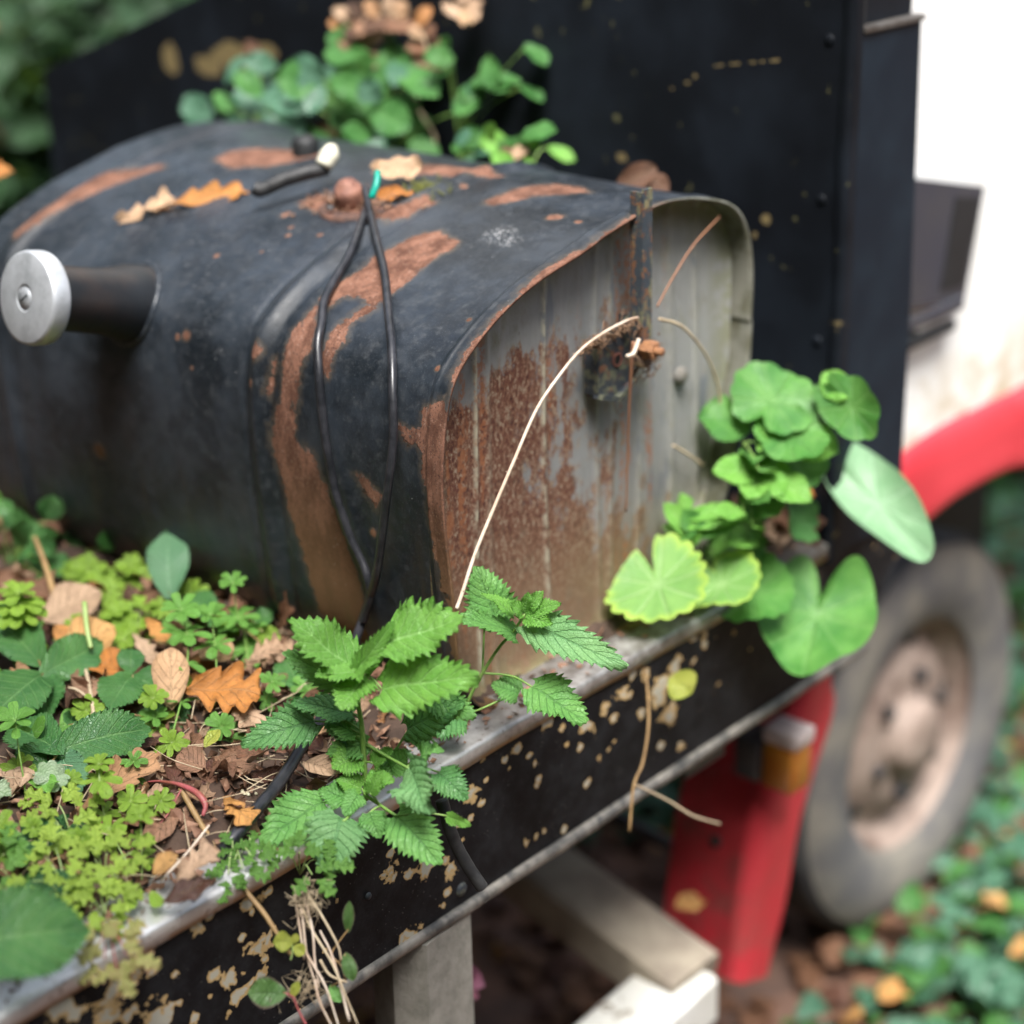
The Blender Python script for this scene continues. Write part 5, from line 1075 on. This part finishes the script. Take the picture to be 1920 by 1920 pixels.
# ---- plants growing behind the tank
BG, BS = 'back_green', 'bright_small'
def bush_px(name, label, cx_, cy_, n, sx, sy_, dist, mats, size, seed, base=None, kind='bramble', cat='plant', stem='stem'):
    rs = random.Random(seed); b0 = base or (cx_, cy_+sy_*1.3, dist); root = thing(name, deep(*b0), label, cat)
    for k in range(n):
        x, y = rs.gauss(cx_, sx), rs.gauss(cy_, sy_); dd = dist+rs.uniform(-.06, .06); dd = hb(x, y, dd) if 'headboard' in label or 'behind the tank' in label or 'sender' in label or 'tan patch' in label or 'top edge' in label else dd; an = rs.uniform(0, 6.28); L = size*rs.uniform(.6, 1.2)
        b = (x, y, dd); t = (x+L*math.cos(an), y+L*.8*math.sin(an), dd-rs.uniform(0,.02)); kd_ = rs.choice(['bramble','bramble','plain','oval']); mt_ = 'dead' if rs.random() < .07 else rs.choice(mats); leaf_px(b, t, L*rs.uniform(.45,.8), M[mt_], root, kind=kd_, seed=seed+k, tilt=rs.uniform(-.6,.6), **(dict(teeth=9) if kd_ == 'bramble' else {}))
        tube('twig', [deep(*b0), (deep(*b0)+deep(*b))/2+UP*.01, deep(*b)], [.001,.0006], M[stem], root, 8, 5)
    return root
bush_px('leafy_plant', 'mid green leafy plant behind the tank, the widest of the row, at its left', 500, 205, 34, 66, 34, 1.97, [BG,'ivy','ivy'], 84, 500, (520,300,2.0))
bush_px('leafy_plant', 'bright green leafy plant behind the sender unit', 680, 205, 38, 66, 42, 1.93, [BG,BG,'ivy'], 80, 540, (700,310,1.95))
bush_px('leafy_plant', 'small light green sprout standing above the leafy plants, in front of the tan patch', 710, 115, 12, 40, 18, 1.95, [BG,'ivy'], 66, 600, (700,240,1.96))
bush_px('leafy_plant', 'sprig with two bright leaf clusters against the black headboard', 918, 145, 12, 42, 26, 1.90, [BG,BG], 62, 620, (860,270,1.92))
bush_px('leafy_plant', 'low green sprig by the tank top edge, right of the leafy plants', 965, 278, 14, 32, 20, 1.80, [BG,BS], 52, 640, (990,330,1.8))
bush_px('leafy_plant', 'few dark green leaves at the foot of the headboard left of the low sprig', 868, 290, 7, 14, 10, 1.84, [BG,'ivy'], 44, 660, (860,330,1.85))
# withered fern frond
root = thing('withered_frond', deep(790,300,1.93), 'withered tan frond curling over against the black headboard', 'dead frond')
fr_ = [(795,310,1.92),(815,260,1.93),(780,190,1.95),(800,120,1.97),(790,60,1.98),(740,32,1.98),(680,38,1.97),(635,60,1.96)]
fr_ = [(x, y, hb(x, y, dd)) for x, y, dd in fr_]; tube('stalk', [deep(*q) for q in fr_], [.002,.0012], M['straw'], root, 50, 6)
S = spline(np.array(fr_), 34)
for i in range(14, 34, 2):
    for s_ in (-1, 1):
        x, y, dd = S[i]; L = 32*random.uniform(.6,1.2); tg = S[i]-S[i-1]; an = math.atan2(tg[1], tg[0])+s_*random.uniform(.8,1.4)
        leaf_px((x,y,dd), (x+L*1.3*math.cos(an), y+L*1.3*math.sin(an), dd-.01), 26, M['dead'], root, kind='bramble', seed=700+i, name='frond_leaf', teeth=6, curl=.6)
root = thing('withered_frond', deep(900,-40,1.93), 'small withered tan leaf cluster at the very top over the headboard seam', 'dead frond')
for k in range(9):
    an = random.uniform(0, 6.28); leaf_px((868+random.uniform(-22,22), 10+random.uniform(-15,30), hb(868,10,1.96)), (868+40*math.cos(an), 12+36*math.sin(an), hb(868,10,1.95)-.01), 20, M['dead_tan'], root, kind='bramble', seed=760+k, name='frond_leaf', teeth=6)

# ================================================================== DEAD LEAVES
def dead_px(label, b, t, wpx, mat='dead', kind='oak', group=None, name='fallen_leaf', h=None, d=None, seed=0, **kw):
    if d is None: b3 = (b[0], b[1], dz(b[0], b[1], b[2]+.010)); t3 = (t[0], t[1], dz(t[0], t[1], t[2]+.012))
    else: b3, t3 = (b[0], b[1], b[2]), (t[0], t[1], t[2])
    o = leaf_px(b3, t3, wpx, M[mat], None, kind=kind, seed=seed, name=name, mixup=kw.pop('mixup', .6), **kw)
    o.name = name; return tag(o, label, 'fallen leaf', group)
dead_px('tan lobed oak leaf lying in the centre of the litter, the largest pale one', (350,1292,.028), (486,1302,.025), 112, 'dead_orange', seed=1, curl=.2)
dead_px('upright pale curled leaf with smooth outline between the goosegrass stems', (322,1320,.02), (318,1215,.045), 62, 'dead_tan', 'plain', seed=2, roll=1.2, mixup=.2)
dead_px('pale pinkish curled oak leaf at the foot of the tank', (466,1240,.025), (530,1208,.03), 46, 'dead_tan', seed=3, roll=1.0)
dead_px('curled light oak leaf resting at the metal edge in the foreground', (330,1658,.01), (402,1592,.02), 54, 'dead_tan', seed=4, roll=1.3, curl=.3)
dead_px('yellow-tan oval leaf under the grey twig by the metal edge', (290,1635,.012), (332,1602,.02), 36, 'dead_orange', 'plain', seed=5, roll=.8)
dead_px('bright orange torn leaf, small, behind the pale curled leaf', (272,1160,.03), (312,1200,.025), 32, 'dead_orange', seed=6, la=.3)
dead_px('orange brown leaf left of the dark rounded bramble leaves', (236,1262,.02), (172,1235,.02), 62, 'dead_orange', 'plain', seed=7, roll=.8)
dead_px('tan speckled leaf below the large oak leaf', (440,1315,.015), (478,1362,.012), 52, 'dead_tan', seed=8, la=.35)
dead_px('long brown oak leaf in the left foreground under the star-shaped goosegrass', (130,1540,.006), (290,1415,.02), 66, 'dead', seed=9, roll=.5)
dead_px('pale brown leaf with dark hole behind the large oak leaf', (380,1215,.02), (436,1232,.02), 54, 'dead_tan', 'plain', seed=10)
dead_px('whitish curled leaf beside the lime goosegrass', (250,1190,.02), (292,1245,.02), 34, 'dead_tan', seed=11, roll=1.5)
dead_px('wet dark reddish leaf overhanging the metal edge', (310,1690,.004), (400,1648,.008), 40, 'dead_dark', 'plain', seed=12, ruffle=.12)
dead_px('upright brown curled leaf stuck against the rusted tank bottom', (520,1185,.01), (550,1108,.05), 30, 'dead', seed=13, roll=1.4, mixup=.1)
for i, (b, t, wv, mt, lb) in enumerate([((90,1160,.02),(190,1110,.03),80,'dead','blurred brown leaf, big, beyond the lime goosegrass'), ((130,1225,.02),(215,1175,.03),84,'dead_orange','blurred orange leaf in the dip left of centre'), ((75,1215,.015),(140,1300,.01),76,'dead','broad brown leaf at the back left, behind the bramble'), ((100,1130,.02),(60,1085,.03),70,'dead','farthest brown leaf at the left under the dark foliage'), ((140,1180,.03),(110,1210,.02),50,'dead_orange','little orange leaf wedged in the big brown leaves'), ((380,1440,.01),(330,1420,.015),56,'dead','reddish brown leaf beside the yellow flake'), ((400,1420,.01),(465,1450,.01),60,'dead','smooth mauve-brown leaf in front of the tan speckled leaf'), ((420,1500,.01),(470,1540,.012),50,'dead_orange','orange-brown curled leaf touching the black cable'), ((560,1480,-.008),(590,1520,-.012),40,'dead','brown leaf between cable and nettle stem'), ((575,1430,.02),(640,1450,.02),46,'dead_tan','tan leaf behind the small nettle leaves'), ((180,1870,.0),(20,1880,.005),40,'dead_dark','')]):
    if lb: dead_px(lb, b, t, wv, mt, seed=20+i, roll=random.uniform(.3,1.1), kind=random.choice(['oak','plain']))
dead_px('crumpled reddish leaf on the metal edge at the lower left corner', (0,1905,1.19), (40,1862,1.195), 36, 'dead_dark', d=1, seed=40, roll=1.2)
dead_px('yellow flake of leaf with dark marks in the middle litter', (385,1398,.02), (412,1368,.025), 22, 'yellow', 'plain', seed=41)
tag(mk('fungus_crust', *join([tube_geo([deep(x, y, dz(x, y, .012)), deep(x+5, y+3, dz(x+5, y+3, .014))], [.002,.001], 4, 6) for x, y in [(450,1480),(458,1476),(466,1482),(472,1478),(462,1488),(476,1486),(480,1480),(454,1486)]]), plain('cream_crust', (.65,.6,.42), .8)), 'cream crumbly crust beside the black cable', 'crust')
for i, (x, y, x2, y2, w_, mt) in enumerate([(1430,1030,1490,985,60,'dead_tan'),(1500,1010,1550,960,56,'dead'),(1530,960,1480,930,60,'dead'),(1400,1010,1450,1050,50,'dead_tan'),(1470,1050,1530,1020,44,'dead'),(1360,960,1420,925,50,'dead'),(1550,930,1500,905,50,'dead_orange'),(1440,960,1500,990,56,'dead'),(1545,1000,1500,1040,50,'dead')]):
    dead_px(['tan','russet','dark brown','pale','small brown','dull brown','orange','crumpled brown','curled'][i]+' dead leaf heaped at the bed corner by the black post', (x,y,1.775), (x2,y2,1.76), w_, mt, random.choice(['oak','plain']), d=1, seed=60+i, roll=random.uniform(.6,1.6), group='dead leaves heaped by the post')
# on the tank
def tank_leaf(label, q0, q1, wpx, mat, lift=.004, **kw):
    a, _, n = hit(*q0); b, _, n2 = hit(*q1); a = a+n*lift; b = b+n2*lift
    L = np.linalg.norm(b-a); W = wpx*depth(a)/F; kw.setdefault('kind', 'oak'); k = kw.pop('kind'); sd = kw.pop('seed', 0); mu = kw.pop('mu', .35)
    dd = dict(lobes=4, la=.5, nu=13, fold=.1, droop=.2, ruffle=.12, nt_=34, roll=1.0); dd.update(kw)
    return tag(put('fallen_leaf', leaf_geo(k, L, W, seed=sd, **dd), frame(a, b-a, n*(1-mu)+nrm(CP-a)*mu), M[mat]), label, 'fallen leaf')
tank_leaf('pale curled oak leaf on top of the tank, the left one of the pair', (228,425), (330,382), 62, 'dead_tan', lift=.006, seed=50, roll=1.2)
tank_leaf('orange curled oak leaf on top of the tank, right one of the pair', (300,402), (462,362), 60, 'dead_orange', lift=.006, seed=51, roll=1.1)
tank_leaf('orange leaf at the far end of the tank, cut by the left frame edge', (-25,350), (22,325), 60, 'dead_orange', lift=.008, seed=52)
tank_leaf('cream yellow leaf beside the gauge sender on the tank', (708,352), (796,340), 64, 'dead_tan', lift=.016, kind='plain', seed=53, roll=-.6, lobes=0, mu=.5)
tank_leaf('small orange leaf curled under the cream one at the gauge sender', (712,378), (776,366), 36, 'dead_orange', lift=.004, kind='plain', seed=54, roll=1.6, lobes=0)
dead_px('brown curled leaf stuck up behind the tank rim by the upright strip', (1160,352,1.66), (1232,312,1.66), 44, 'dead', 'plain', d=1, seed=55, roll=1.2, mixup=.2)
dead_px('russet leaf tip hanging beside it on the tank rim', (1250,360,1.655), (1222,325,1.66), 30, 'dead', 'plain', d=1, seed=56, mixup=.2)
# moss tuft on the tank by the sender
ms = []
for i in range(140):
    p, s, n = hit(random.gauss(800, 22), random.gauss(356, 7)); ms.append(tube_geo([p, p+n*.004+rng.normal(size=3)*.002], [.0006,.0002], 3, 4))
tag(mk('moss_tuft', *join(ms), plain('moss', (.16,.17,.03), .9)), 'yellowish moss tuft on the tank right of the cream leaf', 'moss', kind='stuff')
# debris round sender
ms = []
for i in range(160):
    p, s, n = hit(random.gauss(670, 40), random.gauss(382, 9)); q = rng.normal(size=3)*.004; ms.append(tube_geo([p+n*.001, p+n*.002+q], [.0012,.0006], 3, 4))
tag(mk('debris', *join(ms), M['crumb']), 'brown crumbs gathered round the gauge sender', 'debris', kind='stuff')

# scattered litter: individual dead leaves (shared meshes)
LIB = []
for k in range(26):
    kd = ['oak','oak','plain','oak','plain'][k % 5]; r = random.Random(k)
    V, Fq, uv = leaf_geo(kd, 1., r.uniform(.45,.62), 24 if kd == 'oak' else 14, 9, lobes=4 if kd == 'oak' else 0, la=.5, fold=r.uniform(-.2,.3), droop=r.uniform(-.5,.9), roll=r.uniform(-1.8,2.4), ruffle=r.uniform(.06,.2), twist=r.uniform(-.8,.8), seed=800+k, pleat=.02)
    me = mesh_data('fallen_leaf', (V-np.array([0,.5,0]))*.035, Fq, uv); me.materials.append(M['dead' if k % 7 else 'dead_tan'] if k % 9 != 4 else M['dead_dark']); LIB.append(me)
cnt = 0
zones = [('brown dead leaf in the near litter behind the metal edge', 'dead leaves in the near litter', (-.75,.0), (.008,.20), (.016,.034), 170), ('brown dead leaf in the farther litter along the tank', 'dead leaves in the farther litter', (-.35,.03), (.16,.75), (.030,.060), 105), ('brown dead leaf caught between the tank and the headboard', 'dead leaves between tank and headboard', (.385,.478), (.004,.22), (.02,.045), 30)]
for lb, gp, (xa, xb), (ya, yb), (sa_, sb), n in zones:
    k = 0
    while k < n:
        x, y = random.uniform(xa, xb), random.uniform(ya, yb)
        P = np.array([x, y, 0]); q = CM.T@(P-CP); px = 960+F*q[0]/-q[2]; py = 960-F*q[1]/-q[2]
        if not (-80 < px < 1600 and py < 1990): continue
        k += 1; s = random.uniform(sa_, sb); z = zl(x, y)+random.uniform(.001, .009)+s*.06
        n_ = nrm([random.gauss(0,.38), random.gauss(-.15,.38), 1]); a = nrm([random.gauss(0,1), random.gauss(0,1), random.gauss(0,.2)])
        Mx = frame((x, y, z), a, n_); Mx[:3,:3] *= s/.035; o = inst('fallen_leaf', random.choice(LIB), Mx); tag(o, lb, 'fallen leaf', gp)
# crumbs, straws and roots: uncountable
ms = []
for i in range(2600):
    x, y = random.uniform(-.75,.03), abs(random.gauss(.0,.13))+.002
    if random.random() < .3: x, y = random.uniform(-.4,.45), random.uniform(0,.7)
    z = zl(x, y)+random.uniform(0,.008); s = random.uniform(.0025,.009); R3 = rng.normal(size=(2,3)); a = nrm(R3[0])*s; b = nrm(np.cross(a, R3[1]))*s*.6
    c0 = np.array([x,y,z]); V = np.array([c0-a, c0-b, c0+a*.9+b*.2, c0+b, c0+nrm(np.cross(a,b))*s*.25]); ms.append((V, [(0,1,4),(1,2,4),(2,3,4),(3,0,4)]))
for i in range(420):
    x, y = random.uniform(-.75,.5), random.choice([random.uniform(-.024,.004), random.uniform(-.008,.01)]); s = random.uniform(.0012,.0055); R3 = rng.normal(size=(2,3)); a = nrm(R3[0]*[1,1,.3])*s; b = nrm(np.cross(a, R3[1]))*s*.6
    c0 = np.array([x,y,.0012+s*.4]); V = np.array([c0-a, c0-b, c0+a*.9+b*.2, c0+b, c0+nrm(np.cross(a,b))*s*.25]); ms.append((V, [(0,1,4),(1,2,4),(2,3,4),(3,0,4)]))
tag(mk('leaf_crumbs', *join(ms), M['crumb'], smooth=False), 'crumbled brown leaf fragments over the bed', 'leaf crumbs', kind='stuff')
ms = []
for i in range(260):
    x, y = random.uniform(-.6,.0), abs(random.gauss(.0,.12))+.004; z = zl(x, y)+random.uniform(.004,.016); a = random.uniform(0, 3.14); L = random.uniform(.02,.06); d_ = np.array([math.cos(a), math.sin(a), random.uniform(-.1,.25)])
    c0 = np.array([x,y,z]); ms.append(tube_geo([c0-d_*L/2, c0+rng.normal(size=3)*.003, c0+d_*L/2], [.0005,.0003], 8, 4))
tag(mk('dry_straws', *join(ms), M['straw']), 'fine dry straws tangled through the litter', 'dry grass', kind='stuff')
# low green seedlings behind (dark foliage at the back left)
rs = random.Random(5)
for k, (cx_, cy_, n, mats, lb) in enumerate([(20,1020,16,[BG,'bramble'],'dark green leafy clump at the far left behind the litter'), (110,1010,14,['bramble',BG],'green leafy clump beside the far bottom of the tank'), (30,940,10,[BS,BG],'lighter green sprig low at the left frame edge')]):
    bush_px('leafy_plant', lb, cx_, cy_, n, 46, 34, 1.72+.05*k, mats, 60, 900+k*40, (cx_, cy_+60, 1.74+.05*k))
strand('stalk_of_grass', 'tan stalk standing blurred at the far left of the litter', 'dry stem', [(62,1000,1.66),(85,1060,1.63),(102,1120,1.60),(108,1150,1.59)], [.002,.003,.004], M['stem_brown'], direct=True)
strand('stalk_of_grass', 'pale stalk standing between the orange leaf and the lime goosegrass', 'dry stem', [(158,1130,1.52),(163,1180,1.50),(170,1215,1.49)], [.0022,.002], M['stem_pale'], direct=True)

# dark pipe behind the far end of the tank

# ================================================================== GROUND COVER AND BACKGROUND
def scatter(nm, n, fn, size, mats, label, cat, kinds, seed):
    rs = random.Random(seed); groups = {m: [] for m in mats}
    lib = [leaf_geo(kinds[k % len(kinds)], 1., .8, 9, 5, fold=.2, droop=.4, roll=rs.uniform(-1,1), ruffle=.1, seed=seed+k, pleat=0) for k in range(6)]
    for i in range(n):
        p, nn = fn(rs); s = rs.uniform(*size); V, Fq, uv = lib[rs.randrange(6)]; a = nrm([rs.gauss(0,1), rs.gauss(0,1), rs.gauss(0,.35)]); Mx = frame(p, a, nn); groups[rs.choice(mats)].append((V@(Mx[:3,:3]*s).T+p, Fq, uv))
    return groups
def stuff_leaves(nm, groups, label, cat, parent=None, piece=None):
    first = None
    for m, lst in groups.items():
        V, Fq = join([(a, b) for a, b, c in lst]); uv = np.vstack([c for a, b, c in lst]); o = mk(piece or nm, V, Fq, M[m], parent, uv=uv); o['kind'] = 'stuff'
        if not parent: tag(o, label, cat)
def gnd(rs):
    x, y = rs.uniform(.2, 2.6), rs.uniform(-.5, 1.4); return np.array([x, y, float(gfn(np.array(x), np.array(y)))+rs.uniform(.003,.02)]), nrm([rs.gauss(0,.3), rs.gauss(0,.3), 1])
stuff_leaves('ground_leaf_litter', scatter('l', 2600, gnd, (.03,.06), ['dead','dead_dark','dead','dead','dead_orange','dead_dark'], '', '', ['oak','plain'], 31), 'brown and orange leaf litter on the ground beside the wheel', 'leaf litter')
def ivy(rs):
    while True:
        x, y = rs.uniform(.55, 2.4), rs.uniform(-.4, .9)
        if math.sin(x*6.1+1)+math.sin(y*8+x*3)+rs.uniform(-.9,.9) > .0: break
    h = abs(rs.gauss(0,.03)); return np.array([x, y, float(gfn(np.array(x), np.array(y)))+.02+h]), nrm([rs.gauss(-.15,.35), rs.gauss(-.2,.35), 1])
stuff_leaves('ground_ivy', scatter('i', 3000, ivy, (.03,.055), ['ivy','ivy','back_green'], '', '', ['ivy'], 32), 'ivy creeping over the ground beside the wheel', 'ivy')
for i, (px, py, s, lb) in enumerate([(1840,1700,.055,'orange fallen leaf on the ground at the right edge, upper one'), (1650,1870,.05,'orange fallen leaf on the ground between the ivy, lower middle'), (1900,1790,.05,'orange fallen leaf at the right frame edge, near the corner'), (1270,1700,.035,'yellow leaf lying on the sloping grey beam by the red wing')]):
    z = GZ+.05 if i < 3 else -.41; p = at(px, py, 2, z); o = put('fallen_leaf', leaf_geo('plain', s, s*.7, seed=i, roll=.5, ruffle=.1), frame(p, (1,-.4,0), nrm(CP-p)*.6+UP), M['dead_orange']); tag(o, lb, 'fallen leaf')
rs = random.Random(77); root = thing('pink_flower', (at(870,1880,1,.06)), 'blurred pink flower low behind the grey post', 'flower')
pp = at(866,1850,1,.07)
for k in range(6):
    a = k*1.05; put('petal', leaf_geo('oval', .022, .014, seed=k), frame(pp, np.array([math.cos(a)*.8, -.3, math.sin(a)]), nrm(CP-pp)), M['pink'], root)
tube('stem', [pp, pp-UP*.2, (pp[0]+.01, pp[1]+.02, GZ)], .0015, M['stem'], root)
# shrubs beyond the headboard
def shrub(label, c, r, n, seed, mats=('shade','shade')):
    root = thing('shrub', (c[0], c[1], GZ), label, 'shrub'); rs = random.Random(seed); tr = []
    for k in range(7):
        e = np.array(c)+np.array([rs.gauss(0,r[0]*.5), rs.gauss(0,r[1]*.5), rs.uniform(.2,1)*r[2]]); tr.append(tube_geo([(c[0], c[1], GZ), (np.array([c[0],c[1],GZ])+e)/2+rng.normal(size=3)*.05, e], [.02,.006], 12, 7))
    mk('stem', *join(tr), M['stem_brown'], root); cl = [np.array(c)+np.array([rs.gauss(0,r[0]*.5), rs.gauss(0,r[1]*.5), rs.gauss(0,r[2]*.5)]) for _ in range(26)]
    def fn(q): b = q.choice(cl); return b+np.array([q.gauss(0,.1), q.gauss(0,.1), q.gauss(0,.09)]), nrm([q.gauss(0,.6), q.gauss(-.2,.6), 1])
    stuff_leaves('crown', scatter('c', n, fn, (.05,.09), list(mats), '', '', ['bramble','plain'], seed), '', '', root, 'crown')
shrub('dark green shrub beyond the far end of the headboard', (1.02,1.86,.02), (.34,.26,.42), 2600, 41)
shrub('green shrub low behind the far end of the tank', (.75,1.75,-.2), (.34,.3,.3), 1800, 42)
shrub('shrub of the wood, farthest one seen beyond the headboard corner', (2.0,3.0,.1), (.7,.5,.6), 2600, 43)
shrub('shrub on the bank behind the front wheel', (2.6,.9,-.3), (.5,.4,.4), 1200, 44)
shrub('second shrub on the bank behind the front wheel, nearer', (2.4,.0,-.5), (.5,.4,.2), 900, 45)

# trees of the wood; the unseen ring is added to darken side reflections
def tree(label, x, y, h, cr, n, seed):
    root = thing('woodland_tree', (x, y, GZ), label, 'tree', 'trees of the wood round the clearing'); rs = random.Random(seed)
    mk('trunk', *tube_geo([(x,y,GZ),(x+rs.uniform(-.1,.1),y,GZ+h*.4),(x+rs.uniform(-.2,.2),y+.1,GZ+h)], [.16,.11,.03], 20, 12), M['bark'], root)
    tr = []
    for k in range(9):
        a = rs.uniform(0, 6.28); z0 = GZ+h*rs.uniform(.15,.8); e = (x+cr*.8*math.cos(a), y+cr*.8*math.sin(a), z0+rs.uniform(.2,.8)); tr.append(tube_geo([(x,y,z0),((x+e[0])/2,(y+e[1])/2,z0+.35),e], [.05,.012], 8, 6))
    mk('limb', *join(tr), M['bark'], root)
    cl = []
    for _ in range(40):
        a = rs.uniform(0, 6.28); q = cr*math.sqrt(rs.uniform(0,1)); cl.append((x+q*math.cos(a), y+q*math.sin(a), GZ+rs.uniform(.05,1)*h, rs.uniform(.2,.42)))
    V = []; Fq = []
    for i in range(n):
        c = rs.choice(cl); p = np.array([rs.gauss(c[0],c[3]), rs.gauss(c[1],c[3]), rs.gauss(c[2],c[3]*.8)]); p[2] = max(p[2], GZ+.05)
        s = rs.uniform(.06,.13); a = nrm([rs.gauss(0,1) for _ in range(3)]); b = nrm(np.cross(a, [rs.gauss(0,1) for _ in range(3)]))*.5; k = len(V)
        V += [p-a*s, p-a*s*.2+b*s, p+a*s, p-a*s*.2-b*s]; Fq.append((k,k+1,k+2,k+3))
    o = mk('crown', V, Fq, M['crown'], root, smooth=False); o['kind'] = 'stuff'
M['bark'] = plain('grey_brown_bark', (.10,.075,.055), .9, c2=(.05,.045,.03), sc_=12, b=1., bs=30)
M['crown'] = plain('woodland_foliage', (.04,.10,.025), .6, c2=(.08,.15,.035), sc_=3, b=0)
for k, (ang, dist, h, cr) in enumerate([(100,4.2,4.2,1.2),(122,3.6,3.6,1.2),(145,3.4,4.4,1.3),(168,3.2,4.6,1.3),(190,3.2,4.8,1.3),(212,3.4,4.6,1.3),(235,3.8,3.6,1.2),(258,4.4,2.8,1.1),(282,4.8,2.6,1.1),(308,5.2,2.8,1.2),(78,5.2,4.,1.2),(50,6.0,4.2,1.4),(28,6.5,4.4,1.4),(5,7.,3.,1.4)]):
    a = math.radians(ang); x, y = .1+dist*math.cos(a), .3+dist*math.sin(a)
    tree('leafy tree of the wood standing behind the lorry' if k < 2 or k in (10,11,12) else 'leafy tree of the wood, added out of view to darken the sides', x, y, h, cr, 5200, 60+k)
